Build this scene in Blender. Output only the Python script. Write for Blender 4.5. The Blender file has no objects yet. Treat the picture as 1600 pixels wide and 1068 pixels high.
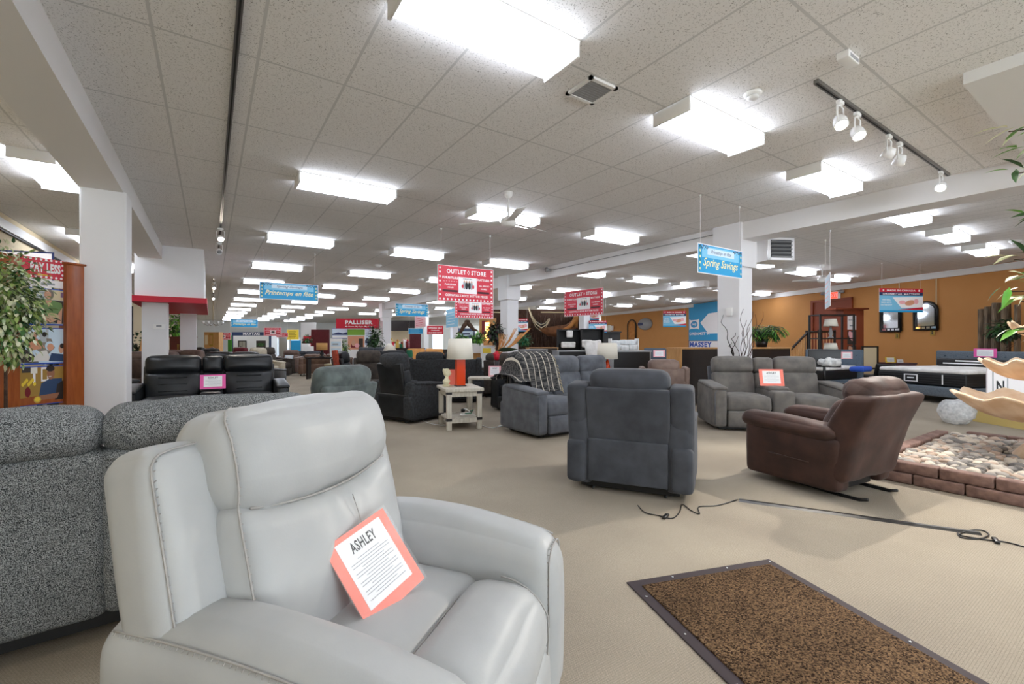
import bpy, math, random
from mathutils import Matrix, Vector, noise
random.seed(7)
C = bpy.context.scene.collection
S = bpy.context.scene
rad = math.radians
# ------------------------------------------------------------------ camera, world, exposure
EYE = 1.27
CEIL = 3.34
FPX, HX, HY = 704.0, 800.0, 533.5
YAW = rad(33.8)
Fd = Vector((math.sin(YAW), math.cos(YAW), 0)); Rt = Vector((math.cos(YAW), -math.sin(YAW), 0))
cd = bpy.data.cameras.new('camera'); cam = bpy.data.objects.new('camera', cd); C.objects.link(cam)
cam.location = (0, 0, EYE); cam.rotation_euler = (rad(90), 0, -YAW)
cd.sensor_width = 36; cd.lens = 36*FPX/1600; cd.clip_start = .05; cd.clip_end = 300
S.camera = cam
w = bpy.data.worlds.new('world'); S.world = w; w.use_nodes = True
w.node_tree.nodes['Background'].inputs[0].default_value = (.85, .93, 1, 1)
w.node_tree.nodes['Background'].inputs[1].default_value = 6.0
S.view_settings.view_transform = 'Standard'; S.view_settings.look = 'None'
S.view_settings.exposure = 0.38; S.view_settings.gamma = 1; S.view_settings.use_curve_mapping = False
S.cycles.use_denoising = True
S.cycles.max_bounces = 12; S.cycles.diffuse_bounces = 10
LAMP = 10.5        # emission of the ceiling diffusers
SPOTW = 60.0       # watts of a track spot

# ------------------------------------------------------------------ measuring helpers
def G(px, d):                      # floor spot seen at column px at depth d
    v = Fd*d + Rt*((px-HX)/FPX*d); return (v.x, v.y)
def P(px, py, z=0.0):              # point of the horizontal plane z seen at a pixel
    d = (z-EYE)*FPX/(HY-py); return G(px, d)
def Z(py, d): return EYE+(HY-py)/FPX*d

# ------------------------------------------------------------------ materials
def lin(h):
    h = h.lstrip('#'); o = []
    for i in (0, 2, 4):
        c = int(h[i:i+2], 16)/255; o.append(c/12.92 if c <= .04045 else ((c+.055)/1.055)**2.4)
    return (*o, 1)
MATS = {}
def nn(nt, t, **k):
    n = nt.nodes.new(t)
    for a, b in k.items(): setattr(n, a, b)
    return n
def base(name, col, rough=.6, metal=0, spec=None):
    m = bpy.data.materials.new(name); m.use_nodes = True; nt = m.node_tree
    b = nt.nodes['Principled BSDF']; b.inputs['Base Color'].default_value = lin(col)
    b.inputs['Roughness'].default_value = rough; b.inputs['Metallic'].default_value = metal
    if spec is not None: b.inputs['Specular IOR Level'].default_value = spec
    MATS[name] = m; return m, nt, b
def coords(nt, sc=(1, 1, 1)):
    tc = nn(nt, 'ShaderNodeTexCoord'); mp = nn(nt, 'ShaderNodeMapping')
    mp.inputs['Scale'].default_value = sc
    nt.links.new(tc.outputs['Object'], mp.inputs[0]); return mp.outputs[0]
def noisy(name, c1, c2, scale=20, rough=.7, bump=.2, detail=4, sc=(1, 1, 1), dist=.005, lo=.35, hi=.65, spec=None, bscale=None, sheen=0, metal=0):
    m, nt, b = base(name, c1, rough, metal, spec); co = coords(nt, sc)
    n = nn(nt, 'ShaderNodeTexNoise'); n.inputs['Scale'].default_value = scale; n.inputs['Detail'].default_value = detail
    nt.links.new(co, n.inputs['Vector'])
    r = nn(nt, 'ShaderNodeValToRGB'); r.color_ramp.elements[0].position = lo; r.color_ramp.elements[1].position = hi
    r.color_ramp.elements[0].color = lin(c1); r.color_ramp.elements[1].color = lin(c2)
    nt.links.new(n.outputs[0], r.inputs[0]); nt.links.new(r.outputs[0], b.inputs['Base Color'])
    src = n.outputs[0]
    if bscale:
        n2 = nn(nt, 'ShaderNodeTexNoise'); n2.inputs['Scale'].default_value = bscale; n2.inputs['Detail'].default_value = 3
        nt.links.new(co, n2.inputs['Vector']); src = n2.outputs[0]
    if bump:
        bp = nn(nt, 'ShaderNodeBump'); bp.inputs['Strength'].default_value = bump; bp.inputs['Distance'].default_value = dist
        nt.links.new(src, bp.inputs['Height']); nt.links.new(bp.outputs[0], b.inputs['Normal'])
    if sheen: b.inputs['Sheen Weight'].default_value = sheen
    return m
def emis(name, col, st):
    m, nt, b = base(name, col, .5); b.inputs['Emission Color'].default_value = lin(col); b.inputs['Emission Strength'].default_value = st
def wood(name, c1, c2, scale=6, rough=.4, sc=(8, 8, 1)):
    return noisy(name, c1, c2, scale, rough, .08, 6, sc, .003, .3, .7)
for n_, c_, r_ in [('white', 'f0f0ee', .5), ('white_gloss', 'f4f4f4', .25), ('column_paint', 'e9e9ea', .6), ('beam_paint', 'e4e3e2', .6), ('trim_white', 'e8e8e6', .5),
        ('cream_wall', 'd9c9a6', .8), ('grey_wall', 'c9c9c6', .8), ('black', '0c0c0d', .5), ('black_metal', '141414', .4), ('dark_grey', '2c2d2f', .6), ('red', 'c8102e', .5),
        ('sign_red', 'd93a4c', .5), ('sign_white', 'f7f3f3', .5), ('sign_blue', '1d9ad0', .5), ('sign_sky', '7cc4e4', .5), ('sign_pale', 'cfe2ef', .5), ('sign_navy', '22305f', .5), ('sign_dark', '4a1a24', .5),
        ('card_coral', 'f98370', .4), ('card_pink', 'ee5fae', .4), ('card_pale_pink', 'f2b3b8', .4), ('card_paper', 'f3f4f5', .5), ('ink', '202226', .6), ('ink_grey', 'a3a8ae', .6), ('cream_text', 'efe9b0', .5), ('gold', 'c9a94a', .4),
        ('maytag_navy', '26375e', .5), ('green', '3f8a2c', .6), ('bright_green', '7fae3a', .6), ('yellow', 'f0d13c', .5), ('orange_glaze', 'e2481a', .15), ('lamp_shade', 'efeadc', .8), ('tan_shade', 'c79a5c', .8),
        ('black_plastic', '111113', .35), ('grey_plastic', '9a9c9e', .4), ('steel', 'b9bcc0', .3), ('chrome', 'dcdcdc', .15), ('plaster_bust', 'dcd6b4', .7), ('skin', 'd3a184', .6), ('skin_dark', '9a674a', .6),
        ('hair_grey', '8c8378', .7), ('hair_dark', '2a211e', .7), ('shirt_green', '6f8f57', .7), ('shirt_blue', '2b4468', .7), ('shirt_white', 'e6e2dc', .7), ('khaki', 'cbb48f', .7), ('mauve', '8a6a8e', .7), ('peach', 'dd9d7c', .7),
        ('poster_wall', 'b9c0c4', .6), ('poster_gold', 'a58136', .6), ('poster_dark', '3a322e', .6), ('kraft', 'd9c17a', .7), ('burgundy', '4a1220', .4), ('cobalt', '1f50b8', .5), ('door_red', '8a3d1a', .6), ('rope', 'd8c49a', .8), ('brass', 'a58a45', .35),
        ('dark_mat_border', '3a3033', .8), ('led_red', 'e8442c', .4), ('pebble_a', 'b3aa9e', .7), ('pebble_b', '989189', .7), ('pebble_c', 'c9bdac', .7), ('pebble_d', '7d7873', .7), ('pebble_e', 'b09a88', .7), ('soil', '3a2d22', .9), ('teal', '1d6b4a', .7),
        ('track_metal', '8d8c8a', .35), ('screen_blue', '9cc4ea', .4), ('window_glow_frame', '4a5a78', .5), ('dark_red', '7a0f1c', .5), ('mirror_pane', 'c7ccd0', .05)]:
    base(n_, c_, r_)
for n_ in ('steel', 'chrome', 'brass', 'track_metal'): MATS[n_].node_tree.nodes['Principled BSDF'].inputs['Metallic'].default_value = .9
MATS['mirror_pane'].node_tree.nodes['Principled BSDF'].inputs['Metallic'].default_value = 1
emis('diffuser', 'ecf2ff', LAMP); emis('bulb', 'fff4e2', 60); emis('daylight_window', 'dcebff', 3.0); emis('lit_panel', 'cfe4ff', 1.1); emis('warm_glow', 'ffc061', 6); emis('exit_red', 'ff4a30', 1.2)
noisy('tweed', '2e3234', 'a6aaab', 330, .95, .5, 2, (1, 1, 1), .003, .42, .62, .1)
noisy('leather_white', 'a9abab', 'b2b4b3', 5, .42, .12, 5, (1, 1, 1), .0015, .3, .7, .35, bscale=160)
noisy('rust_knit', '9a3a26', 'b8523a', 20, .9, .3)
noisy('leather_seam', '9d9b97', 'a6a39f', 40, .6, .1)
noisy('suede_grey', '53565c', '6c7077', 7, .85, .12, 6, (1, 1, 1), .002, .3, .7, .2, bscale=120, sheen=.15)
noisy('suede_grey_dark', '393b40', '4c4f55', 6, .8, .12, 6, (1, 1, 1), .002, .3, .7, .2, bscale=120, sheen=.1)
noisy('suede_warm', '5e5c5a', '77736e', 7, .85, .12, 6, (1, 1, 1), .002, .3, .7, .2, bscale=120, sheen=.15)
noisy('suede_brown', '2f1f19', '4a3027', 6, .65, .15, 6, (1, 1, 1), .003, .3, .7, .35, bscale=90, sheen=.06)
noisy('leather_black', '101214', '1b1f22', 9, .38, .1, 4, (1, 1, 1), .002, bscale=150)
noisy('fabric_charcoal', '242526', '35373a', 30, .85, .2, 4, (1, 1, 1), .002, bscale=200)
noisy('fabric_teal', '454d4c', '626c6a', 9, .85, .15, 4, (1, 1, 1), .002, bscale=150, sheen=.1)
noisy('leather_brown', '5a4334', '6f5544', 9, .5, .1); noisy('leather_taupe', '67544c', '7b675d', 9, .6, .1); noisy('leather_tan', 'c8873c', 'd99a4c', 9, .5, .1)
noisy('fabric_dkbrown', '37302a', '4a4139', 12, .85, .1); noisy('fabric_cream', 'b4ab97', 'c6bda8', 12, .85, .1); noisy('fabric_maroon', '5a1520', '6d1c2a', 12, .8, .1)
noisy('fabric_headboard', '555e66', '68727b', 90, .9, .2, 3); noisy('headboard_blue', '4c5a66', '5d6b78', 90, .9, .2, 3)
noisy('orange_paint', 'c48a4c', 'c78d4f', 2, .75, .03, 2); noisy('plastic_wrap', 'd2d6d8', 'f2f4f4', 25, .2, .5, 5, (1, 1, 1), .02)
noisy('paper_wrap', 'd2dadd', 'f2f4f5', 10, .4, .3)
noisy('white_cloth', 'd8d6d2', 'efedea', 7, .8, .4, 3, (1, 1, 1), .01)
noisy('sandstone', 'd8b793', 'f0d8bb', 6, .75, .25, 5, (1, 1, 1), .01)
noisy('brick_paver', '5d4640', '94766a', 14, .9, .5, 8, (1, 1, 1), .01, .25, .75)
noisy('leaf_green', '1f3f1c', '3f6b33', 6, .5, 0); noisy('leaf_dark', '16281a', '2c4427', 6, .45, 0); noisy('leaf_light', '6f8c45', 'a8b86c', 6, .5, 0); noisy('leaf_variegated', '5b8a3e', 'e2e8c8', 9, .5, 0, 2, (1, 1, 1), .005, .45, .55)
noisy('leaf_cream', 'c9c9a0', 'e4e2c4', 6, .5, 0); noisy('leaf_plum', '2e1a24', '4a2c38', 6, .5, 0); noisy('leaf_lime', '4f9a2c', '7fc04a', 6, .5, 0)
noisy('dried_grass', 'b07040', 'd09a5c', 12, .8, .1); noisy('bark', '3a2a20', '5c4534', 20, .9, .5); noisy('branch_red', '2e1a18', '4a2c26', 20, .9, .3)
noisy('old_timber', '5c5044', '96826a', 4, .9, .6, 8, (12, 12, 1), .01); noisy('thatch', '2a1a12', '5c4030', 6, .95, .8, 8, (14, 14, 1), .03); noisy('drape_brown', '6b4328', '8a5a38', 5, .9, .4, 4); noisy('drape_orange', 'b8763c', 'd0904e', 5, .9, .4, 4)
wood('cherry_post', '8e4519', 'a85a26', 5, .35); wood('cherry_dark', '4a1a16', '611f1a', 5, .3); wood('espresso', '17110f', '231a17', 5, .4); wood('oak', 'b7854c', 'cc9c62', 5, .5); wood('mahogany', '4d1418', '64202a', 5, .3)
wood('whitewash', 'b9b2a2', 'd8d2c4', 5, .7); wood('ladder_wood', 'b98852', 'd3a26a', 5, .6); wood('twig_wood', '3a2214', '553522', 5, .8)
noisy('wicker_cream', 'b9ad8c', 'd6cba9', 40, .8, .4)

def carpet():
    m, nt, b = base('carpet', 'b0a592', .95, spec=.1); co = coords(nt)
    big = nn(nt, 'ShaderNodeTexNoise'); big.inputs['Scale'].default_value = .9; big.inputs['Detail'].default_value = 5
    v = nn(nt, 'ShaderNodeTexNoise'); v.inputs['Scale'].default_value = 160; v.inputs['Detail'].default_value = 2
    wv = nn(nt, 'ShaderNodeTexBrick'); wv.inputs['Scale'].default_value = 42; wv.offset = .5
    wv.inputs['Mortar Size'].default_value = .035; wv.inputs['Mortar Smooth'].default_value = .6
    wv.inputs['Color1'].default_value = (1, 1, 1, 1); wv.inputs['Color2'].default_value = (.93, .93, .93, 1); wv.inputs['Mortar'].default_value = (.62, .60, .57, 1)
    wv.inputs['Brick Width'].default_value = .42; wv.inputs['Row Height'].default_value = .42
    for n in (big, v, wv): nt.links.new(co, n.inputs['Vector'])
    r = nn(nt, 'ShaderNodeValToRGB'); r.color_ramp.elements[0].position = .3; r.color_ramp.elements[1].position = .7
    r.color_ramp.elements[0].color = lin('9a9082'); r.color_ramp.elements[1].color = lin('afa594'); nt.links.new(big.outputs[0], r.inputs[0])
    m1 = nn(nt, 'ShaderNodeMixRGB', blend_type='MULTIPLY'); m1.inputs[0].default_value = .85
    nt.links.new(r.outputs[0], m1.inputs[1]); nt.links.new(wv.outputs[0], m1.inputs[2])
    m2 = nn(nt, 'ShaderNodeMixRGB', blend_type='OVERLAY'); m2.inputs[0].default_value = .35
    nt.links.new(m1.outputs[0], m2.inputs[1]); nt.links.new(v.outputs[0], m2.inputs[2]); nt.links.new(m2.outputs[0], b.inputs['Base Color'])
    bp = nn(nt, 'ShaderNodeBump'); bp.inputs['Strength'].default_value = .4; bp.inputs['Distance'].default_value = .004
    nt.links.new(wv.outputs[0], bp.inputs['Height']); nt.links.new(bp.outputs[0], b.inputs['Normal'])
carpet()
def mat_rug():
    m, nt, b = base('mat_pile', '6b5138', .95, spec=.1); co = coords(nt)
    v = nn(nt, 'ShaderNodeTexVoronoi'); v.inputs['Scale'].default_value = 170; nt.links.new(co, v.inputs['Vector'])
    n = nn(nt, 'ShaderNodeTexNoise'); n.inputs['Scale'].default_value = 3; nt.links.new(co, n.inputs['Vector'])
    r = nn(nt, 'ShaderNodeValToRGB'); cr = r.color_ramp; cr.elements[0].color = lin('2a1e16'); cr.elements[1].color = lin('856a4e'); cr.elements[0].position = .1; cr.elements[1].position = .95
    sx = nn(nt, 'ShaderNodeSeparateColor'); nt.links.new(v.outputs['Color'], sx.inputs[0]); nt.links.new(sx.outputs[0], r.inputs[0])
    mx = nn(nt, 'ShaderNodeMixRGB', blend_type='OVERLAY'); mx.inputs[0].default_value = .5
    nt.links.new(r.outputs[0], mx.inputs[1]); nt.links.new(n.outputs[0], mx.inputs[2]); nt.links.new(mx.outputs[0], b.inputs['Base Color'])
    bp = nn(nt, 'ShaderNodeBump'); bp.inputs['Strength'].default_value = .9; bp.inputs['Distance'].default_value = .006; bp.invert = True
    nt.links.new(v.outputs['Distance'], bp.inputs['Height']); nt.links.new(bp.outputs[0], b.inputs['Normal'])
mat_rug()
def ceiling(name, px, ox, py, oy, c1, c2, grid, wid=.010):
    m, nt, b = base(name, c1, .9, spec=.1); co = coords(nt)
    sp = nn(nt, 'ShaderNodeSeparateXYZ'); nt.links.new(co, sp.inputs[0])
    def ln(out, p, o, w_):
        a = nn(nt, 'ShaderNodeMath', operation='ADD'); a.inputs[1].default_value = -o + 1000*p + p/2; nt.links.new(out, a.inputs[0])
        q = nn(nt, 'ShaderNodeMath', operation='MODULO'); q.inputs[1].default_value = p; nt.links.new(a.outputs[0], q.inputs[0])
        s = nn(nt, 'ShaderNodeMath', operation='SUBTRACT'); s.inputs[1].default_value = p/2; nt.links.new(q.outputs[0], s.inputs[0])
        ab = nn(nt, 'ShaderNodeMath', operation='ABSOLUTE'); nt.links.new(s.outputs[0], ab.inputs[0])
        l = nn(nt, 'ShaderNodeMath', operation='LESS_THAN'); l.inputs[1].default_value = w_; nt.links.new(ab.outputs[0], l.inputs[0]); return l.outputs[0]
    g = nn(nt, 'ShaderNodeMath', operation='MAXIMUM'); nt.links.new(ln(sp.outputs[0], px, ox, wid), g.inputs[0]); nt.links.new(ln(sp.outputs[1], py, oy, wid), g.inputs[1])
    # worm-like fissures
    n = nn(nt, 'ShaderNodeTexNoise'); n.inputs['Scale'].default_value = 55; n.inputs['Detail'].default_value = 1.5; nt.links.new(co, n.inputs['Vector'])
    wn = nn(nt, 'ShaderNodeTexNoise'); wn.inputs['Scale'].default_value = 70; wn.inputs['Detail'].default_value = 1; nt.links.new(co, wn.inputs['Vector'])
    s1 = nn(nt, 'ShaderNodeMath', operation='SUBTRACT'); s1.inputs[1].default_value = .5; nt.links.new(n.outputs[0], s1.inputs[0])
    a1 = nn(nt, 'ShaderNodeMath', operation='ABSOLUTE'); nt.links.new(s1.outputs[0], a1.inputs[0])
    l1 = nn(nt, 'ShaderNodeMath', operation='LESS_THAN'); l1.inputs[1].default_value = .018; nt.links.new(a1.outputs[0], l1.inputs[0])
    l2 = nn(nt, 'ShaderNodeMath', operation='GREATER_THAN'); l2.inputs[1].default_value = .52; nt.links.new(wn.outputs[0], l2.inputs[0])
    f = nn(nt, 'ShaderNodeMath', operation='MULTIPLY'); nt.links.new(l1.outputs[0], f.inputs[0]); nt.links.new(l2.outputs[0], f.inputs[1])
    mx = nn(nt, 'ShaderNodeMixRGB'); mx.inputs[1].default_value = lin(c1); mx.inputs[2].default_value = lin(c2); nt.links.new(f.outputs[0], mx.inputs[0])
    m2 = nn(nt, 'ShaderNodeMixRGB'); m2.inputs[2].default_value = lin(grid); nt.links.new(mx.outputs[0], m2.inputs[1]); nt.links.new(g.outputs[0], m2.inputs[0])
    nt.links.new(m2.outputs[0], b.inputs['Base Color'])
ceiling('ceiling_tile', .61, .29, 1.22, .11, 'efeeec', '9a9894', 'd2d2d0')
ceiling('ceiling_plank', .305, .0, 3.66, .6, 'ecebe9', 'b0aeaa', 'c6c5c4', .007)
def plaid():
    m, nt, b = base('throw_stripe', '3a3b3d', .95, spec=.1); co = coords(nt)
    sp = nn(nt, 'ShaderNodeSeparateXYZ'); nt.links.new(co, sp.inputs[0])
    md = nn(nt, 'ShaderNodeMath', operation='MODULO'); md.inputs[1].default_value = .105
    ad = nn(nt, 'ShaderNodeMath', operation='ADD'); ad.inputs[1].default_value = 10.5; nt.links.new(sp.outputs[0], ad.inputs[0]); nt.links.new(ad.outputs[0], md.inputs[0])
    lt = nn(nt, 'ShaderNodeMath', operation='LESS_THAN'); lt.inputs[1].default_value = .013; nt.links.new(md.outputs[0], lt.inputs[0])
    wv = nn(nt, 'ShaderNodeTexNoise'); wv.inputs['Scale'].default_value = 8; nt.links.new(coords(nt, (1, 6, 6)), wv.inputs['Vector'])
    rp = nn(nt, 'ShaderNodeValToRGB'); rp.color_ramp.elements[0].color = lin('2f3032'); rp.color_ramp.elements[1].color = lin('6a6866'); rp.color_ramp.elements[0].position = .4; rp.color_ramp.elements[1].position = .65; nt.links.new(wv.outputs[0], rp.inputs[0])
    mx = nn(nt, 'ShaderNodeMixRGB'); mx.inputs[2].default_value = lin('c9c2b4'); nt.links.new(rp.outputs[0], mx.inputs[1]); nt.links.new(lt.outputs[0], mx.inputs[0])
    nt.links.new(mx.outputs[0], b.inputs['Base Color'])
plaid()
def film():
    m, nt, b = base('clear_sleeve', 'ffffff', .08); b.inputs['Alpha'].default_value = .06; MATS['clear_sleeve'] = m
film()
MATS['plastic_wrap'].node_tree.nodes['Principled BSDF'].inputs['Alpha'].default_value = .6

# ------------------------------------------------------------------ mesh builder
TG = {}
def tg(body, bold=0, shear=0):
    k = (body, bold, shear)
    if k in TG: return TG[k]
    cu = bpy.data.curves.new('t', 'FONT'); cu.body = body; cu.size = 1; cu.offset = bold; cu.shear = shear; cu.resolution_u = 2
    if bold > .02: cu.space_character = 1.12
    ob = bpy.data.objects.new('t', cu); C.objects.link(ob)
    dg = bpy.context.evaluated_depsgraph_get(); me = ob.evaluated_get(dg).to_mesh()
    vs = [(v.co.x, v.co.y) for v in me.vertices]; fs = [tuple(p.vertices) for p in me.polygons]
    bpy.data.objects.remove(ob); bpy.data.curves.remove(cu)
    x0 = min(v[0] for v in vs); x1 = max(v[0] for v in vs); y0 = min(v[1] for v in vs); y1 = max(v[1] for v in vs)
    TG[k] = ([((a-x0)/(x1-x0), (b-y0)/(y1-y0)) for a, b in vs], fs, (x1-x0)/(y1-y0)); return TG[k]

class MB:
    def __init__(s, M=None): s.v = []; s.f = []; s.m = []; s.sm = []; s.M = M or Matrix()
    def add(s, vs, fs, mat, smooth=False, M=None):
        T = s.M @ M if M else s.M; o = len(s.v)
        s.v += [T @ Vector(v) for v in vs]; s.f += [tuple(i+o for i in f) for f in fs]
        s.m += [mat]*len(fs); s.sm += [smooth]*len(fs); return s
    def box(s, a, b, mat, M=None):
        (x0, y0, z0), (x1, y1, z1) = a, b
        return s.add([(x0, y0, z0), (x1, y0, z0), (x1, y1, z0), (x0, y1, z0), (x0, y0, z1), (x1, y0, z1), (x1, y1, z1), (x0, y1, z1)],
                     [(0, 3, 2, 1), (4, 5, 6, 7), (0, 1, 5, 4), (1, 2, 6, 5), (2, 3, 7, 6), (3, 0, 4, 7)], mat, False, M)
    def rbox(s, c, sz, r, mat, puff=(0, 0, 0), n=3, M=None, fn=None, cs=2, wr=0, ws=7):
        h = [max(q/2, .001) for q in sz]; L = []
        for a in range(3):
            rr = min(r, h[a]*.98); q = [-h[a]+rr*(1-math.cos(math.pi/2*k/cs)) for k in range(cs)]
            mid = [-h[a]+rr+(2*h[a]-2*rr)*k/n for k in range(n+1)]
            L.append(q+mid+[-x for x in reversed(q)])
        N = [len(l)-1 for l in L]; idx = {}; vs = []; fs = []
        def vert(i, j, k):
            if (i, j, k) in idx: return idx[(i, j, k)]
            p = [L[0][i], L[1][j], L[2][k]]; inn = []; dd = []
            for a in range(3):
                rr = min(r, h[a]*.98); e = max(-(h[a]-rr), min(h[a]-rr, p[a])); inn.append(e); dd.append((p[a]-e)/rr)
            l = math.sqrt(sum(x*x for x in dd)); mx = max(abs(x) for x in dd)
            if l > 1e-9: dd = [x/l*mx for x in dd]
            q = [inn[a]+dd[a]*min(r, h[a]*.98) for a in range(3)]
            t = [p[a]/h[a] for a in range(3)]
            for a in range(3):
                b, c_ = (a+1) % 3, (a+2) % 3
                q[a] += puff[a]*t[a]*abs(t[a])*(1-t[b]**2)*(1-t[c_]**2)
            if wr:
                nv = noise.noise_vector(Vector((q[0]*ws+c[0]*3, q[1]*ws+c[1]*5, q[2]*ws+c[2]*7)))
                q = [q[a]+nv[a]*wr for a in range(3)]
            if fn: q = fn(*q)
            idx[(i, j, k)] = len(vs); vs.append((q[0]+c[0], q[1]+c[1], q[2]+c[2])); return idx[(i, j, k)]
        for i in range(N[0]):
            for j in range(N[1]):
                fs.append((vert(i, j, 0), vert(i, j+1, 0), vert(i+1, j+1, 0), vert(i+1, j, 0)))
                fs.append((vert(i, j, N[2]), vert(i+1, j, N[2]), vert(i+1, j+1, N[2]), vert(i, j+1, N[2])))
        for i in range(N[0]):
            for k in range(N[2]):
                fs.append((vert(i, 0, k), vert(i+1, 0, k), vert(i+1, 0, k+1), vert(i, 0, k+1)))
                fs.append((vert(i, N[1], k), vert(i, N[1], k+1), vert(i+1, N[1], k+1), vert(i+1, N[1], k)))
        for j in range(N[1]):
            for k in range(N[2]):
                fs.append((vert(0, j, k), vert(0, j, k+1), vert(0, j+1, k+1), vert(0, j+1, k)))
                fs.append((vert(N[0], j, k), vert(N[0], j+1, k), vert(N[0], j+1, k+1), vert(N[0], j, k+1)))
        return s.add(vs, fs, mat, True, M)
    def tube(s, pts, r, mat, n=8, cap=True, M=None):
        pts = [Vector(p) for p in pts]; vs = []; fs = []; rs = r if isinstance(r, (list, tuple)) else [r]*len(pts)
        up = Vector((0, 0, 1)); prev = None
        for i, p in enumerate(pts):
            t = (pts[min(i+1, len(pts)-1)]-pts[max(i-1, 0)])
            if t.length < 1e-9: t = Vector((0, 0, 1))
            t.normalize()
            if prev is None:
                a = t.cross(up if abs(t.z) < .95 else Vector((1, 0, 0)))
            else:
                a = prev - t*prev.dot(t)
                if a.length < 1e-6: a = t.cross(up if abs(t.z) < .95 else Vector((1, 0, 0)))
            a.normalize(); prev = a; b = t.cross(a)
            for k in range(n):
                an = 2*math.pi*k/n; vs.append(tuple(p+(a*math.cos(an)+b*math.sin(an))*rs[i]))
        for i in range(len(pts)-1):
            for k in range(n):
                fs.append((i*n+k, i*n+(k+1) % n, (i+1)*n+(k+1) % n, (i+1)*n+k))
        if cap: fs.append(tuple(range(n-1, -1, -1))); fs.append(tuple(range((len(pts)-1)*n, len(pts)*n)))
        return s.add(vs, fs, mat, True, M)
    def lathe(s, c, prof, mat, n=20, M=None, scal=None):
        vs = []; fs = []
        for r, z in prof:
            for k in range(n):
                an = 2*math.pi*k/n; q = r*(scal(an, r, z) if scal else 1); vs.append((c[0]+q*math.cos(an), c[1]+q*math.sin(an), c[2]+z))
        for i in range(len(prof)-1):
            for k in range(n): fs.append((i*n+k, i*n+(k+1) % n, (i+1)*n+(k+1) % n, (i+1)*n+k))
        if prof[0][0] > 1e-4: fs.append(tuple(range(n-1, -1, -1)))
        if prof[-1][0] > 1e-4: fs.append(tuple(range((len(prof)-1)*n, len(prof)*n)))
        return s.add(vs, fs, mat, True, M)
    def prism(s, pts, x0, x1, mat, M=None, smooth=False):     # (y,z) outline extruded along x
        n = len(pts); vs = [(x0, a, b) for a, b in pts]+[(x1, a, b) for a, b in pts]
        fs = [tuple(range(n)), tuple(range(2*n-1, n-1, -1))]+[(i, i+n, (i+1) % n+n, (i+1) % n) for i in range(n)]
        return s.add(vs, fs, mat, smooth, M)
    def flat(s, pts, mat, z=0, M=None): return s.add([(a, z, b) for a, b in pts], [tuple(range(len(pts)))], mat, False, M)   # drawn on the x-z plane, seen from -y
    def rect(s, x0, z0, x1, z1, mat, y=0, M=None): return s.flat([(x0, z0), (x1, z0), (x1, z1), (x0, z1)], mat, y, M)
    def ell(s, cx, cz, rx, rz, mat, y=0, rot=0, n=14, M=None):
        return s.flat([(cx+rx*math.cos(a)*math.cos(rot)-rz*math.sin(a)*math.sin(rot), cz+rx*math.cos(a)*math.sin(rot)+rz*math.sin(a)*math.cos(rot)) for a in [2*math.pi*k/n for k in range(n)]], mat, y, M)
    def text(s, body, cx, cz, h, mat, y=0, w=None, bold=.012, shear=0, M=None):
        vs, fs, asp = tg(body, bold, shear); ww = w or h*asp
        return s.add([(cx+(a-.5)*ww, y, cz+(b-.5)*h) for a, b in vs], fs, mat, False, M)
    def build(s, name, parent=None, loc=(0, 0, 0), rot=0):
        me = bpy.data.meshes.new(name); names = []
        for m in s.m:
            if m not in names: names.append(m)
        me.from_pydata([tuple(v) for v in s.v], [], s.f)
        for m in names: me.materials.append(MATS[m])
        ix = {m: i for i, m in enumerate(names)}
        me.polygons.foreach_set('material_index', [ix[m] for m in s.m]); me.polygons.foreach_set('use_smooth', s.sm)
        me.update()
        o = bpy.data.objects.new(name, me); C.objects.link(o); o.parent = parent
        if not parent: o.location = loc; o.rotation_euler = (0, 0, rot)
        return o
def smooth_angle(o, deg=40):
    me = o.data
    for p in me.polygons: p.use_smooth = True
    try: me.set_sharp_from_angle(angle=rad(deg))
    except Exception: pass
def tag(o, label, cat, group=None):
    o['label'] = label; o['category'] = cat
    if group: o['group'] = group
    return o
def thing(name, label, cat, loc=(0, 0, 0), rot=0, group=None):
    o = bpy.data.objects.new(name, None); C.objects.link(o); o.location = loc; o.rotation_euler = (0, 0, rot)
    o.empty_display_size = .1
    return tag(o, label, cat, group)
def struct(o): o['kind'] = 'structure'; return o
def kids(o): return [c for c in C.objects if c.parent == o]
def copy_tree(o, parent=None, K=None):
    c = o.copy(); C.objects.link(c); c.parent = parent
    for ch in KM.get(o.name, []): copy_tree(ch, c)
    return c
KM = {}
def index_kids(root):
    KM[root.name] = kids(root)
    for k in KM[root.name]: index_kids(k)
def dup(root, loc, rot=None, label=None):
    if root.name not in KM: index_kids(root)
    c = copy_tree(root); c.location = loc
    if rot is not None: c.rotation_euler = (0, 0, rot)
    if label: c['label'] = label
    return c
def RX(a, p=(0, 0, 0)): return Matrix.Translation(p) @ Matrix.Rotation(a, 4, 'X') @ Matrix.Translation([-q for q in p])
def RY(a, p=(0, 0, 0)): return Matrix.Translation(p) @ Matrix.Rotation(a, 4, 'Y') @ Matrix.Translation([-q for q in p])
def RZ(a, p=(0, 0, 0)): return Matrix.Translation(p) @ Matrix.Rotation(a, 4, 'Z') @ Matrix.Translation([-q for q in p])
def T(x, y, z): return Matrix.Translation((x, y, z))
# ------------------------------------------------------------------ the room
FARY = 52.0; XL = -2.78; BACKY = -7.0
def sbox(name, a, b, mat): return struct(MB().box(a, b, mat).build(name))
sbox('floor', (-9, BACKY-1, -.1), (34, FARY+1, 0), 'carpet')
sbox('ceiling', (-9, BACKY-1, CEIL), (7.8, FARY+1, CEIL+.1), 'ceiling_tile')
o = sbox('ceiling_right_bay', (7.8, BACKY-1, CEIL), (34, FARY+1, CEIL+.1), 'ceiling_plank'); o.name = 'ceiling.001'
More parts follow.
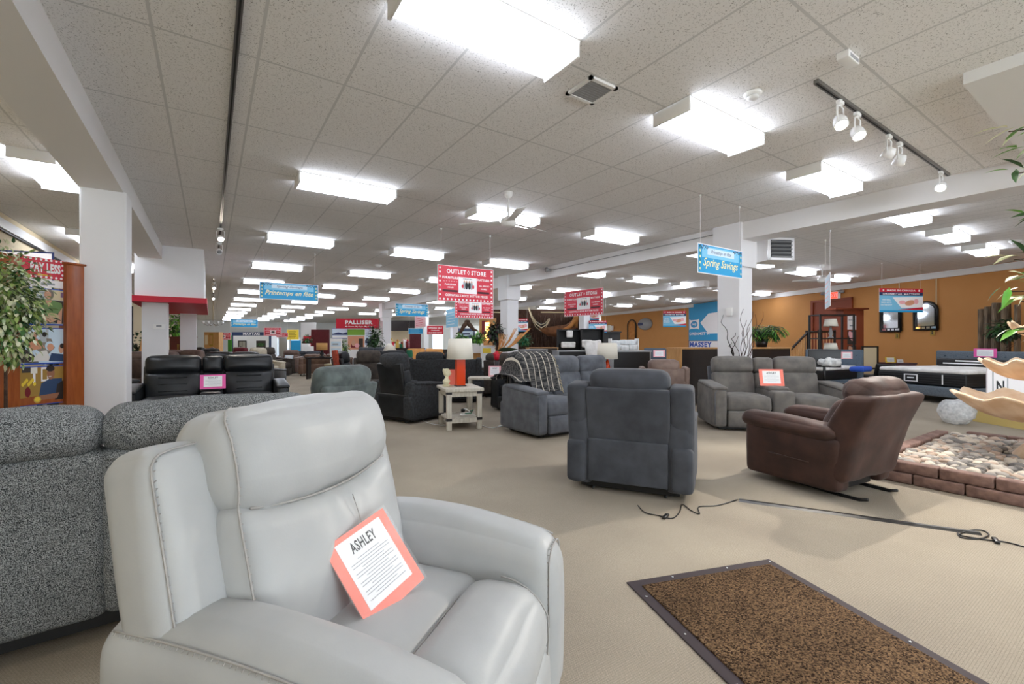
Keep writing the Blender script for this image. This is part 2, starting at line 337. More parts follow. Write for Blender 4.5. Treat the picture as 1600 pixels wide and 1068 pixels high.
# left wall, cream, with a black picture rail under the white trim
sbox('wall_left', (XL-.2, BACKY, 0), (XL, FARY, CEIL), 'cream_wall')
sbox('trim_1', (XL, BACKY, CEIL-.27), (XL+.06, FARY, CEIL-.12), 'trim_white')
sbox('trim_2', (XL, BACKY, CEIL-.30), (XL+.04, FARY, CEIL-.27), 'dark_grey')
# right wall, painted orange, running at a slant
WA = (12.6, -9.8); WB = (21.6, 14.3); WC = (23.6, 23.6)
def slant(name, a, b, z0, z1, th, mat, off=0):
    dx, dy = b[0]-a[0], b[1]-a[1]; L = math.hypot(dx, dy); ang = math.atan2(dy, dx)
    return struct(MB().box((0, -off-th, z0), (L, -off, z1), mat).build(name, None, (a[0], a[1], 0), ang))
slant('wall_right', WA, WB, 0, CEIL, .2, 'orange_paint'); slant('wall_right_back', WB, WC, 0, CEIL, .2, 'orange_paint').name = 'wall_right.001'
slant('trim_3', WA, WB, CEIL-.2, CEIL-.02, .06, 'trim_white', -.06); slant('trim_4', WB, WC, CEIL-.2, CEIL-.02, .06, 'trim_white', -.06)
def wallpt(px, off=.02):           # point of the slanted wall seen at column px, and its along-wall angle
    r_ = (px-HX)/FPX; v = Fd+Rt*r_
    for a, b in ((WA, WB), (WB, WC)):
        dx, dy = b[0]-a[0], b[1]-a[1]; det = v.x*(-dy)+dx*v.y
        t = (a[0]*(-dy)+dx*a[1])/det; q = (v.x*t, v.y*t)
        if min(a[1], b[1])-.01 <= q[1] <= max(a[1], b[1])+.01:
            L = math.hypot(dx, dy); return (q[0]-dy/L*off, q[1]+dx/L*off), math.atan2(-dy, -dx), t
    return q, 0, t
# far wall, and the wall behind the camera with shop windows
sbox('wall_far', (-3, FARY, 0), (34, FARY+.2, CEIL), 'grey_wall')
wb = MB()
for x0, x1 in ((-3, -2.0), (1.6, 2.4), (6.0, 6.8), (10.4, 14)): wb.box((x0, BACKY-.2, 0), (x1, BACKY, CEIL), 'grey_wall')
wb.box((-3, BACKY-.2, 0), (14, BACKY, .5), 'grey_wall'); wb.box((-3, BACKY-.2, 2.7), (14, BACKY, CEIL), 'grey_wall')
struct(wb.build('wall_front'))
# beams
sbox('beam_left', (-1.26, BACKY, CEIL-.29), (-.86, 12.2, CEIL), 'beam_paint').name = 'trim_5'
sbox('beam_right', (7.7, 4.7, CEIL-.33), (8.0, 24.2, CEIL), 'beam_paint').name = 'trim_6'
sbox('beam_right_near', (7.66, -2, CEIL-.29), (8.06, 4.35, CEIL), 'beam_paint').name = 'trim_7'
sbox('beam_far', (13.8, 9, CEIL-.2), (14.1, FARY, CEIL), 'beam_paint').name = 'trim_8'
sb = sbox('soffit', (4.82, -1.8, CEIL-.09), (7.66, .95, CEIL), 'trim_white'); sb.name = 'trim_9'
# red banded bulkhead on the left
bk = MB(); bk.box((-1.32, 12.2, 2.22), (-.12, 17.0, CEIL), 'column_paint'); bk.box((-1.40, 12.1, 2.12), (-.06, 17.1, 2.24), 'red')
struct(bk.build('trim_10'))
sbox('column_box', (-1.22, 12.4, 0), (-.78, 12.8, 2.2), 'column_paint').name = 'trim_11'
sbox('column_box', (-.75, 16.6, 0), (-.35, 17.0, 2.2), 'column_paint').name = 'trim_12'
sbox('black_partition', (-2.6, 13.6, 0), (-1.5, 13.7, 2.1), 'black').name = 'trim_13'
def column(x, y, s, top, cap=False, red=False):
    m = MB(); h = s/2; m.rbox((x, y, top/2), (s, s, top), .02, 'column_paint', n=1, cs=1)
    if cap: m.box((x-h-.05, y-h-.05, CEIL-.75), (x+h+.05, y+h+.05, CEIL), 'column_paint')
    for f in range(len(m.sm)): m.sm[f] = False
    return struct(m.build('column'))
cn = 14
for x, y, s, cap in [(-1.04, 7.25, .42, False), (7.86, 4.52, .42, True), (7.86, 11.9, .42, True), (7.86, 24.0, .46, True), (13.95, 15.0, .36, False), (13.95, 28, .4, False), (13.95, 33, .4, False)]:
    c = column(x, y, s, CEIL-.005 if x > 0 else CEIL-.28, cap); c.name = 'trim_%d' % cn; cn += 1

# ------------------------------------------------------------------ ceiling fixtures
def fixture_proto(L, W):
    r = thing('ceiling_light', 'x', 'ceiling light')
    m = MB(); m.box((-L/2, -W/2, -.015), (L/2, W/2, 0), 'white')
    for sx in (-1, 1): m.rbox((sx*(L/2-.012), 0, -.06), (.024, W, .12), .006, 'white', n=1, cs=1)
    m.build('housing', r)
    d = MB(); pr = [(-W/2+.004, -.014), (-W/2+.004, -.07), (-W/2+.035, -.112), (W/2-.035, -.112), (W/2-.004, -.07), (W/2-.004, -.014)]
    d.prism(pr, -L/2+.024, L/2-.024, 'diffuser'); d.build('diffuser', r)
    return r
fx = fixture_proto(1.22, .38); used = [False]
def fixture(x, y, rot=0, label='', group=None):
    if not used[0]: o = fx; used[0] = True; o.location = (x, y, CEIL-.002); o.rotation_euler = (0, 0, rot); index_kids(o)
    else: o = dup(fx, (x, y, CEIL-.002), rot)
    o['label'] = label
    if group: o['group'] = group
    elif 'group' in o: del o['group']
    return o
rows = [2.5, 6.15, 9.85, 13.6, 17.3, 21.0, 24.8, 28.6, 32.4, 36.2, 40.0, 43.8, 47.6]
near = {(0, 0): 'large glowing rectangular ceiling light at the top centre, nearest the camera', (1, 0): 'glowing wraparound ceiling light right of the square white air vent and beside the smoke detector',
        (2, 0): 'glowing ceiling light below the spotlight track, just before the right beam', (0, 1): 'glowing ceiling light above the left hanging blue banner',
        (1, 1): 'glowing ceiling light directly behind the white ceiling fan', (2, 1): 'glowing ceiling light left of the long beam, second of its file after the spotlight track',
        (0, 2): 'glowing ceiling light second down the left file, above the left blue banner', (1, 2): 'glowing ceiling light above the gap between the blue banners, left of the big red sign',
        (2, 2): 'glowing ceiling light just right of the top of the largest red outlet sign'}
for j, y in enumerate(rows):
    for i, x in enumerate((1.5, 3.95, 6.4)):
        lb = near.get((i, j)); g = None
        if not lb:
            g = ['far ceiling lights in the left file', 'far ceiling lights in the middle file', 'far ceiling lights in the right file'][i]
            lb = 'small distant strip light in the %s file of the main hall ceiling' % ('left', 'middle', 'right')[i]
        fixture(x, y, 0, lb, g)
for y in (-1.2, -4.8):
    for x in (1.5, 3.95, 6.4): fixture(x, y, 0, 'ceiling light of the hall behind the camera', 'ceiling lights behind the camera')
rn = {(0, 0): 'glowing ceiling light right of the long beam, largest of the three in a row there', (1, 0): 'middle one of the three ceiling lights before the orange wall at upper right', (2, 0): 'smallest of the three ceiling lights in a row before the orange wall at upper right',
      (1, 1): 'glowing ceiling light behind the black slatted unit heater', (2, 1): 'glowing ceiling light right of and below the slatted unit heater'}
for j, y in enumerate(rows[:9]):
    for i, x in enumerate((9.25, 11.65, 14.05, 16.45, 18.9)):
        if x > 17.1+.374*(y-2.26)-1.0: continue
        if (i, j) == (3, 0): continue
        lb = rn.get((i, j)); g = None
        if not lb: g = 'distant ceiling lights over the mattress department'; lb = 'small strip light on the ceiling of the mattress department past the long beam'
        fixture(x, y, 0, lb, g)
fixture(9.25, -1.2, 0, 'ceiling light of the hall behind the camera', 'ceiling lights behind the camera')
fixture(-1.85, 3.4, rad(90), 'cut off ceiling light at the left edge, over the side aisle')
fixture(-1.6, 7.5, rad(90), 'lengthwise ceiling light left of the left beam, seen end on')
for y in (11.9, 16.0): fixture(-2.0, y, rad(90), 'small lengthwise ceiling light far down the left side aisle', 'far lights of the side aisle')
fixture(-2.0, -1.0, rad(90), 'ceiling light of the side aisle behind the camera')

# track lighting
def track(name_label, p0, p1, heads, aims, spot=SPOTW, lit=None):
    t = thing('track_rail', name_label, 'light track', (0, 0, 0))
    a, b = Vector(p0), Vector(p1); d = (b-a).normalized(); s_ = Vector((-d.y, d.x, 0))*.018
    m = MB(); vs = [tuple(q) for q in (a-s_, a+s_, b+s_, b-s_)]; z = Vector((0, 0, -.03))
    vs += [tuple(Vector(q)+z) for q in vs]
    m.add(vs, [(0, 1, 2, 3), (7, 6, 5, 4), (0, 4, 5, 1), (1, 5, 6, 2), (2, 6, 7, 3), (3, 7, 4, 0)], 'track_metal')
    s3 = s_*.35; dn = Vector((0, 0, -.031)); m.add([tuple(q+dn) for q in (a-s3, a+s3, b+s3, b-s3)], [(0, 1, 2, 3)], 'black'); m.build('rail', t)
    return t
def spot_head(x, y, z, aim, label, group=None, lit=True, power=SPOTW, gimbal=True):
    t = thing('track_spotlight', label, 'spotlight', (x, y, z), 0, group)
    b = MB(); b.tube([(0, 0, 0), (0, 0, -.05)], .018, 'white'); b.rbox((0, 0, -.02), (.09, .035, .03), .006, 'white', n=1)
    b.build('adapter', t)
    pts = [(-.055, 0, -.19), (-.06, 0, -.06), (0, 0, -.045), (.06, 0, -.06), (.055, 0, -.19)]
    MB().tube(pts, .007, 'white').build('yoke', t)
    dv = (Vector(aim)-Vector((x, y, z-.18))).normalized(); q = Vector((0, 0, -1)).rotation_difference(dv).to_matrix().to_4x4()
    M = T(0, 0, -.18) @ q
    h = MB(M); h.lathe((0, 0, 0), [(.03, .05), (.04, .045), (.052, .01), (.055, -.05), (.048, -.05), (.044, -.02)], 'white_gloss', 16); h.build('lamp_head', t)
    l = MB(M); l.lathe((0, 0, 0), [(.001, -.032), (.044, -.034), (.044, -.03), (.001, -.03)], 'bulb' if lit else 'grey_plastic', 16); l.build('bulb', t)
    if lit and power:
        ld = bpy.data.lights.new('spot_lamp', 'SPOT'); ld.energy = power; ld.spot_size = rad(75); ld.spot_blend = .6; ld.shadow_soft_size = .04; ld.color = (1, .93, .84)
        lo = bpy.data.objects.new('spot_lamp', ld); C.objects.link(lo); lo.parent = t; lo.location = Vector((0, 0, -.18))+dv*.08; lo.rotation_euler = q.to_euler()
    return t
tz = CEIL-.03
track('slim grey spotlight track at upper right running toward the beam', (3.97, 1.62, CEIL), (7.55, 1.62, CEIL), 0, 0)
spot_head(4.42, 1.62, tz, (3.4, .6, .5), 'starburst spotlight, first lit one on the upper right track', power=90)
spot_head(4.78, 1.62, tz, (4.0, .4, .5), 'lit spotlight just right of the starburst one on the track', power=60)
spot_head(5.55, 1.62, tz, (5.8, 3.2, .8), 'unlit white wire yoke spotlight in the middle of the track', lit=False)
spot_head(5.85, 1.62, tz, (6.6, 2.9, .8), 'white spotlight aimed right, beside the unlit wire yoke one', power=40)
spot_head(7.25, 1.62, tz, (4.3, 1.4, .4), 'lit spotlight at the end of the track in front of the beam', power=420)
track('long grey spotlight track running down the left of the ceiling', (.15, -1, CEIL), (.15, 12.2, CEIL), 0, 0)
spot_head(.15, 9.6, tz, (.6, 7, .5), 'lit spotlight at the end of the long left track', power=60)
spot_head(.15, 11.0, tz, (.4, 8, .5), 'dim wire yoke spotlight behind the lit one on the long left track', lit=False)
track('short spotlight track far down the left side past the bulkhead', (.1, 17.5, CEIL), (.1, 26, CEIL), 0, 0)
spot_head(.1, 18.5, tz, (.6, 16, .5), 'nearer lit spotlight on the distant left track', power=40)
spot_head(.1, 23.0, tz, (.6, 20, .5), 'farther lit spotlight on the distant left track', power=40)

# ceiling details
v = thing('air_vent', 'square white air vent grille on the ceiling between the two nearest lights', 'air vent', (2.6, 2.71, CEIL-.002))
m = MB(); 
for a, b in (((-.15, -.15), (.15, -.12)), ((-.15, .12), (.15, .15)), ((-.15, -.15), (-.12, .15)), ((.12, -.15), (.15, .15))): m.box((a[0], a[1], -.02), (b[0], b[1], 0), 'white')
m.build('frame', v)
m = MB(); m.box((-.12, -.12, -.012), (.12, .12, 0), 'grey_plastic')
for k in range(9): m.box((-.12, -.118+k*.027, -.016), (.12, -.106+k*.027, -.004), 'grey_plastic')
m.build('grille', v)
def smoke(x, y, lb, s=1):
    t = thing('smoke_detector', lb, 'smoke detector', (x, y, CEIL-.002))
    MB().lathe((0, 0, 0), [(.001, -.03*s), (.055*s, -.03*s), (.07*s, -.012*s), (.072*s, 0)], 'white', 24).build('base_plate', t)
    MB().lathe((0, 0, 0), [(.001, -.055*s), (.03*s, -.054*s), (.042*s, -.045*s), (.046*s, -.03*s)], 'trim_white', 20).build('sensor_cap', t)
smoke(3.75, 2.0, 'round white smoke detector on the ceiling near the spotlight track')
smoke(*P(591, 413, CEIL), 'small round smoke detector on the ceiling above the middle blue banner', 1.3)
smoke(*P(1586, 375, CEIL), 'small round detector on the ceiling at the far right edge', 1.3)
# emergency light box above the track
t = thing('emergency_light', 'white box light on the ceiling grid behind the start of the spotlight track', 'emergency light', (*P(1325, 98, CEIL-.06), CEIL-.002), 0)
MB().rbox((0, 0, -.03), (.19, .08, .055), .01, 'white', n=1).build('case', t); MB().box((-.07, -.041, -.05), (.07, -.03, -.025), 'grey_plastic').build('lens', t)
# fans
def fan(x, y, lb, drop=.42):
    t = thing('ceiling_fan', lb, 'ceiling fan', (x, y, CEIL-.002))
    MB().lathe((0, 0, 0), [(.06, 0), (.055, -.05), (.02, -.09)], 'white', 20).build('canopy', t)
    MB().tube([(0, 0, -.05), (0, 0, -drop+.06)], .014, 'white').build('rod', t)
    MB().lathe((0, 0, -drop), [(.02, .09), (.06, .07), (.1, .045), (.11, .0), (.1, -.04), (.05, -.06), (.001, -.06)], 'white', 24).build('motor', t)
    for k in range(3):
        MB(RZ(rad(10+120*k)) @ T(0, 0, -drop) @ Matrix.Rotation(rad(12), 4, 'X')).rbox((.41, 0, 0), (.6, .13, .008), .004, 'white', n=2, cs=1).build('blade', t)
fan(3.42, 5.2, 'white three blade ceiling fan in front of a ceiling light')
fan(13.6, 5.4, 'white three blade ceiling fan near the orange wall')
# unit heater
d_ = 8.9; hx, hy = G(1219, d_)
t = thing('unit_heater', 'white unit heater with dark open slats hanging right of the blue banner column', 'heater', (hx, hy, Z(406, d_)), -YAW+rad(6))
hh = 35/FPX*d_; ww = .56
MB().box((-ww/2, 0, 0), (ww/2, .5, hh), 'white').build('case', t)
m = MB(); m.box((-ww/2+.05, -.02, .04), (ww/2-.05, -.002, hh-.04), 'black')
for (a, b) in (((-ww/2, 0), (ww/2, .045)), ((-ww/2, hh-.045), (ww/2, hh)), ((-ww/2, 0), (-ww/2+.06, hh)), ((ww/2-.06, 0), (ww/2, hh))): m.box((a[0], -.03, a[1]), (b[0], 0, b[1]), 'white_gloss')
m.build('frame', t)
for k in range(5): MB(RX(rad(-25), (0, -.03, .05+k*.075))).box((-ww/2+.06, -.07, .05+k*.075), (ww/2-.06, -.02, .058+k*.075), 'grey_plastic').build('louver', t)
MB().tube([(0, .25, hh), (0, .25, CEIL-Z(406, d_))], .012, 'grey_plastic').build('hanger_rod', t)
# security lamp and conduit on the beam
tx = 7.69; 
t = thing('flood_lamp', 'small round flood lamp fixed to the side of the long beam', 'lamp', (tx, 9.6, CEIL-.12))
MB().tube([(0, 0, 0), (-.06, 0, 0)], .03, 'grey_plastic').build('mount', t); MB(Matrix.Rotation(rad(90), 4, 'Y')).lathe((0, 0, -.06), [(.03, 0), (.07, -.07), (.06, -.1), (.001, -.1)], 'grey_plastic').build('lamp_head', t)
tag(MB().tube([(7.685, 4.8, CEIL-.1), (7.685, 9.55, CEIL-.12)], .008, 'grey_plastic').build('conduit'), 'thin grey conduit running along the side of the long beam', 'conduit')
# ------------------------------------------------------------------ upholstered furniture (front faces -y)
def card(label, loc, rot, tilt, col='card_coral', w=.28, h=.22, title='ASHLEY', cat='price card', group=None, paper=(.14, .86, .14, .9), lines=7, portrait=False, yaw_roll=0, frame=True, sleeve=False):
    t = thing('price_card', label, cat, loc, rot, group)
    M = Matrix.Rotation(tilt, 4, 'X') @ Matrix.Rotation(yaw_roll, 4, 'Y')
    b = MB(M); b.box((-w/2, 0, 0), (w/2, .004, h), col); b.build('backing_sheet', t)
    p = MB(M); x0, x1, z0, z1 = -w/2+w*paper[0], -w/2+w*paper[1], h*paper[2], h*paper[3]
    p.box((x0, -.0015, z0), (x1, 0, z1), 'card_paper')
    hh = z1-z0
    if title: p.text(title, (x0+x1)/2, z1-hh*.16, hh*.16, 'ink', -.0025, w=(x1-x0)*.56, bold=.022)
    for k in range(lines):
        zz = z1-hh*(.32+.62*k/lines); ww = (x1-x0)*(.84 if k % 3 else .5)
        p.rect((x0+x1)/2-ww/2, zz-.0012, (x0+x1)/2+ww/2, zz+.0012, 'ink_grey', -.0022)
    p.build('printed_sheet', t)
    if sleeve: MB(M).box((-w/2-.006, -.005, -.004), (w/2+.006, -.0038, h+.006), 'clear_sleeve').build('clear_sleeve', t)
    return t

def upholstery(name, label, cat, loc, rot, seats=(.56,), console=None, mat='suede_grey', mat2=None, arm_w=.2, arm_h=.63, D=.92, H=1.03, lean=12, wing=.0, group=None,
               head=True, n=3, arm='power', footrest=True, legs=False, rise=.05, back_th=.17, skirt=True, cw=.28, tuft=False, seat_h=.48, panel_inset=0.0, wr=.004):
    mat2 = mat2 or mat; t = thing(name, label, cat, (loc[0], loc[1], 0), rot, group)
    W = sum(seats)+2*arm_w+(cw if console is not None else 0); z0 = .05 if not legs else .14
    yb = D/2-.12; piv = (0, yb-.08, .42)
    m = MB(); m.box((-W/2+arm_w*.5, -D/2+.1, z0-.03), (W/2-arm_w*.5, D/2-.14, .3), 'black' if not legs else mat); m.build('base', t)
    if not legs:
        for sx in (-1, 1): MB().tube([(sx*(W/2-arm_w), -D/2+.12, .012), (sx*(W/2-arm_w), D/2-.12, .012)], .012, 'black_metal', 6).build('floor_rail', t)
    else:
        for sx in (-1, 1):
            for sy in (-1, 1): MB().tube([(sx*(W/2-.08), sy*(D/2-.1), 0), (sx*(W/2-.08), sy*(D/2-.1), .16)], .02, 'espresso', 8).build('leg', t)
    for sx in (-1, 1):
        xc = sx*(W/2-arm_w/2)
        def afn(x, y, z, a_w=arm_w):
            k = (y+D/2)/D
            if z > 0: z = z + (rise*k*1.2 - rise*.3)*(z/(arm_h/2)) - (.05*max(0, (.12-k)/.12)**2)
            return (x, y, z)
        a = MB(); a.rbox((xc, -.02, (arm_h+z0)/2), (arm_w, D-.10, arm_h-z0), .05, mat, (.008, .01, 0), n, fn=afn, wr=wr)
        ao = a.build('arm', t)
        if arm == 'pillow':
            MB().rbox((xc, -.04, arm_h-.02+rise*.2), (arm_w*1.18, D*.78, .13), .06, mat, (.01, .02, .035), n, M=RX(rad(4), (0, 0, arm_h)), wr=wr).build('arm_pad', t)
        elif arm == 'power':
            MB().rbox((xc, -.06, arm_h+.0), (arm_w*1.0+.015, D*.82, .05), .025, mat, (0, 0, .012), n, M=RX(rad(4), (0, 0, arm_h))).build('arm_pad', t)
            pts = [(xc+sx*(arm_w*.36), -D/2+.028, z0+.04), (xc+sx*(arm_w*.36), -D/2+.03, arm_h-.09), (xc+sx*(arm_w*.18), -D/2+.04, arm_h-.045), (xc-sx*(arm_w*.36), -D/2+.04, arm_h-.05)]
            MB().tube(pts, .008, mat2, 6).build('piping', t)
    x = -W/2+arm_w; cxs = []
    for i, sw in enumerate(seats):
        cx = x+sw/2; x += sw; cxs.append((cx, sw))
        s_ = MB(); s_.rbox((cx, -.10, seat_h-.10), (sw-.008, D-.30, .22), .055, mat, (0, .02, .03), n+1, wr=wr); s_.build('seat_cushion', t)
        if footrest:
            MB().rbox((cx, -D/2+.045, .17), (sw-.012, .07, .23), .025, mat, (0, .012, 0), n).build('footrest', t)
        B = RX(rad(-lean), piv); bh = H-.42; k = .60 if head else 1
        bb = MB(B); bb.rbox((cx, yb-.10, .42+bh*k/2), (sw-.01, back_th, bh*k+.03), .05, mat, (0, .035, 0), n+1, wr=wr)
        bo = bb.build('backrest', t)
        if tuft:
            for q in (-1, 0, 1): MB(B).tube([(cx-sw*.25, yb-.10-back_th/2-.03, .55+q*.1+.08), (cx+sw*.25, yb-.10-back_th/2-.03, .55+q*.1+.08)], .006, mat2, 6).build('channel', bo)
        if head:
            MB(B).rbox((cx, yb-.105-(.02 if wing > .15 else 0), .42+bh*(k+1)/2), (sw+(.07 if wing > .15 else -.006), back_th+.03, bh*(1-k)+.02), .07, mat, (0, .04, .012), n+1, wr=wr).build('headrest', t)
        if console is not None and i == console:
            cx2 = x+cw/2; x += cw
            MB().rbox((cx2, -.08, .31), (cw-.01, D-.22, .52), .04, mat, (0, 0, 0), n).build('console', t)
            MB().rbox((cx2, -.02, .585), (cw-.02, D*.5, .06), .028, mat, (0, 0, .01), n).build('console_lid', t)
            cb = MB(B); cb.rbox((cx2, yb-.09, .42+bh*k/2), (cw-.012, back_th-.02, bh*k), .045, mat, (0, .02, 0), n); cb.build('console_back', t)
            MB(B).rbox((cx2, yb-.09, .42+bh*(k+1)/2), (cw-.01, back_th, bh*(1-k)), .05, mat, (0, .025, 0), n).build('console_headrest', t)
    B = RX(rad(-lean), piv)
    ph = H-.10
    if wing > 0:
        for sx in (-1, 1):
            xw = sx*(W/2-wing/2-.0)
            MB(B).rbox((xw, yb-.08, (.40+ph)/2), (wing, .21, ph-.40), .035, mat2, (.006, .01, 0), n).build('back_wing', t)
    pw = W-2*wing+.03 if wing > 0 else W-2*arm_w+.06
    MB(B).rbox((0, yb+.005, (.40+ph)/2-.01), (pw-.01, .07, ph-.42), .02, mat2, (0, .006, 0), n).build('back_panel', t)
    if skirt:
        def sfn(x, y, z): return (x, y+.012*math.sin(x*9+1)*(.2-z), z)
        MB().rbox((0, D/2-.065, .27), (W-2*max(wing, .1)-.01, .03, .36), .012, mat2, (0, .004, 0), n+2, fn=sfn).build('back_skirt', t)
        for sx in (-1, 1): MB().rbox((sx*(W/2-.085), D/2-.10, .25), (.17, .14, .36), .04, mat, n=n).build('rear_corner', t)
    return t
# ------------------------------------------------------------------ foreground: white leather recliner
def white_recliner():
    a_ = rad(38)
    t = thing('recliner', 'large white leather power recliner with visible stitching in the foreground', 'recliner', (.41, 1.34, 0), a_)
    t.scale = (.91, .96, .98)
    L = 'leather_white'; St = 'leather_seam'
    def seam(name, pts, parent, stitch=True, r=.0022, side=(0, 0, 1), M=None, tick=.010):
        m = MB(M); m.tube(pts, r, St, 5)
        if stitch:
            P_ = [Vector(p) for p in pts]; 
            for i in range(len(P_)-1):
                seg = P_[i+1]-P_[i]; k = max(1, int(seg.length/.017))
                for q in range(k):
                    c = P_[i]+seg*((q+.5)/k); sd = Vector(side)*tick
                    m.tube([c-sd*.2, c+sd], .0016, St, 4)
        m.build(name, parent)
    # base and mechanism
    MB().box((-.36, -.34, .03), (.36, .3, .26), 'black').build('base', t)
    # arms
    AW = .215
    for sx in (-1, 1):
        def fn(x, y, z):
            k = (y+.5)/.95
            if z > 0:
                q = z/.31
                z += q*(-.035*(1-k)**2 + .035*math.sin(min(1, max(0, k))*math.pi*.9))
                z -= q*.05*max(0, (.14-k)/.14)**2
            return (x*(1+.10*math.sin(k*3)), y, z)
        ar = MB(); ar.rbox((sx*.415, -.02, .34), (AW, .95, .58), .075, L, (.014, .012, .02), 12, fn=fn, cs=4, wr=.004, ws=5)
        ao = ar.build('arm', t)
        cx_, cz_ = sx*.415, .34; hx_, hy_, hz_, rr_ = AW/2-.075, .95/2-.075, .29-.075, .078
        def on(lx, ly, lz):
            q = fn(lx, ly, lz); return (q[0]+cx_, q[1]-.02, q[2]+cz_)
        s7 = .7071
        pts = [on(sx*(hx_+rr_*s7), -(hy_+rr_*s7), z_) for z_ in (-.24, -.1, .05, .16, .21)]
        pts += [on(sx*(hx_+rr_*s7*math.cos(a)), -(hy_+rr_*s7), hz_+rr_*1.0*math.sin(a)) for a in (.3, .7, 1.1, 1.5)]
        pts += [on(-sx*(hx_+rr_*s7*math.cos(a)), -(hy_+rr_*s7), hz_+rr_*1.0*math.sin(a)) for a in (1.5, 1.1, .7, .3)]
        pts += [on(-sx*(hx_+rr_*s7), -(hy_+rr_*s7), z_) for z_ in (.2, .1, 0)]
        seam('front_stitching', pts, ao, True, .003, (0, 1, 0))
        ph = rad(42); pts = [on(sx*(hx_+.002+rr_*math.sin(ph)), -hy_-.03+.84*k/24, hz_+.001+rr_*math.cos(ph)) for k in range(25)]
        seam('top_stitching', pts, ao, True, .003, (.7, 0, -.7) if sx > 0 else (-.7, 0, -.7))
    # seat: rear section, front roll, footrest panel
    MB().rbox((0, .0, .40), (.625, .46, .20), .05, L, (0, 0, .035), 10, cs=3, wr=.006, ws=6).build('seat_cushion', t)
    MB().rbox((0, -.335, .385), (.62, .30, .24), .10, L, (0, .02, .035), 10, cs=4, wr=.005, ws=6).build('seat_front_roll', t)
    seam('seat_seam', [(x, -.20-.02*math.cos(x*5), .492-.25*x*x) for x in [-.28+.056*k for k in range(11)]], t, False)
    MB().rbox((0, -.44, .19), (.615, .10, .26), .045, L, (0, .02, 0), 6, cs=3).build('footrest', t)
    # back: outer shell wings + shell panel
    lean = 13; piv = (0, .26, .40); B = RX(rad(-lean), piv)
    for sx in (-1, 1):
        w_ = MB(B); w_.rbox((sx*.40, .25, .71), (.19, .20, .66), .055, L, (.012, .012, .01), 8, cs=4, wr=.003); wo = w_.build('back_wing', t)
        if sx > 0: continue
        pts = [(sx*(.40+.04+.0585*.72), .25-.045-.0585*.72, z_) for z_ in (.44, .52, .60, .68, .76, .84, .92, .975)]
        pts += [(sx*(.40+.04+.0585*.72*math.cos(a)), .25-.045-.0585*.72, .985+.0585*math.sin(a)*.75) for a in (.4, .8, 1.2)]+[(sx*.42, .165, 1.032), (sx*.36, .165, 1.034), (sx*.32, .166, 1.032)]
        seam('stitching', pts, wo, True, .003, (1, 0, .25), B)
    MB(B).rbox((0, .375, .64), (.66, .07, .74), .03, L, (0, .01, 0), 6).build('back_panel', t)
    # back cushion: lumbar and headrest section with a gathered seam
    def cf(x, y, z):
        s = 1-.05*max(0, z/.2); return (x*s, y+.015*math.sin(x*4), z+.012*math.cos(x*7))
    MB(B).rbox((0, .175, .615), (.73, .24, .52), .075, L, (0, .045, .0), 36, cs=4, wr=.008, ws=7, fn=lambda x, y, z: (x, y+(.007*math.sin(x*46+2*math.sin(x*13))*math.exp(-max(0, .24-z)/.07) if y < 0 else 0), z-.045*(1-min(1, (x/.36)**2))*max(0, min(1, (z+.05)/.25)))).build('lumbar_cushion', t)
    MB(B).rbox((0, .175, .965), (.72, .26, .27), .085, L, (0, .06, .012), 24, cs=4, wr=.009, ws=8, fn=lambda x, y, z: (x, y, z-.045*(1-min(1, (x/.36)**2))*max(0, min(1, (.06-z)/.18)))).build('headrest', t)
    seam('headrest_seam', [(x, .073-.012*(1-(x/.32)**2), .852-.045*(1-(x/.36)**2)) for x in [-.31+.062*k for k in range(11)]], t, False, .004, M=B)
    pts = [(-.25, .15, 1.108), (-.30, .115, 1.098), (-.332, .085, 1.07), (-.342, .062, 1.02), (-.343, .058, .95), (-.343, .064, .89), (-.343, .076, .85), (-.349, .070, .80), (-.350, .067, .70), (-.350, .067, .60), (-.350, .069, .48), (-.335, .08, .40)]
    seam('cushion_piping', pts, t, True, .003, (.8, -.5, 0), B, .006)
    seam('centre_seam', [(.03, .049-.046*(1-((z-.615)/.26)**2), z) for z in [.42+.035*k for k in range(11)]], t, False, .002, M=B)
    for sx in (-1, 1): seam('roll_piping', [(sx*.255, -.335-.05-.104*math.sin(a)+.06*(1-a/1.57), .405+.106*math.cos(a)+.008) for a in [.157*k for k in range(11)]]+[(sx*.255, -.49, .34), (sx*.255, -.485, .28)], t, False, .003)
    MB().rbox((0, .40, .26), (.7, .06, .40), .03, L, n=4).build('back_skirt', t)
    return t
white_recliner()
# ------------------------------------------------------------------ grey tweed sofa, seen from behind
t = thing('sofa', 'grey tweed reclining sofa seen from behind at the left edge', 'sofa', (-.80, 2.95, 0), rad(180+4))
W0 = 2.8
MB().box((-W0/2+.1, -.36, .03), (W0/2-.1, .34, .16), 'black').build('base', t)
x_ = -W0/2+.2
for i, sw in enumerate((.80, .80, .80)):
    cx = x_+sw/2; x_ += sw
    B = RX(rad(-9), (0, .3, .2))
    def f(x, y, z): return (x*(1+.03*z), y-.01*math.sin(z*14), z)
    o = MB(B).rbox((cx, .40, .50), (sw+.03, .16, .74), .05, 'tweed', (0, .02, 0), 8, cs=3, fn=f, wr=.008, ws=6).build('back_panel', t)
    MB(B).tube([(cx-sw*.48, .482, .835), (cx, .492, .83), (cx+sw*.48, .482, .835)], .005, 'tweed', 6).build('welt_seam', o)
    MB(B).rbox((cx, .37, .925), (sw+.02, .24, .19), .09, 'tweed', (0, .02, .02), 8, cs=4, wr=.01, ws=7).build('headrest', t)
    MB().rbox((cx, -.06, .40), (sw-.01, .66, .2), .06, 'tweed', (0, 0, .03), 5).build('seat_cushion', t)
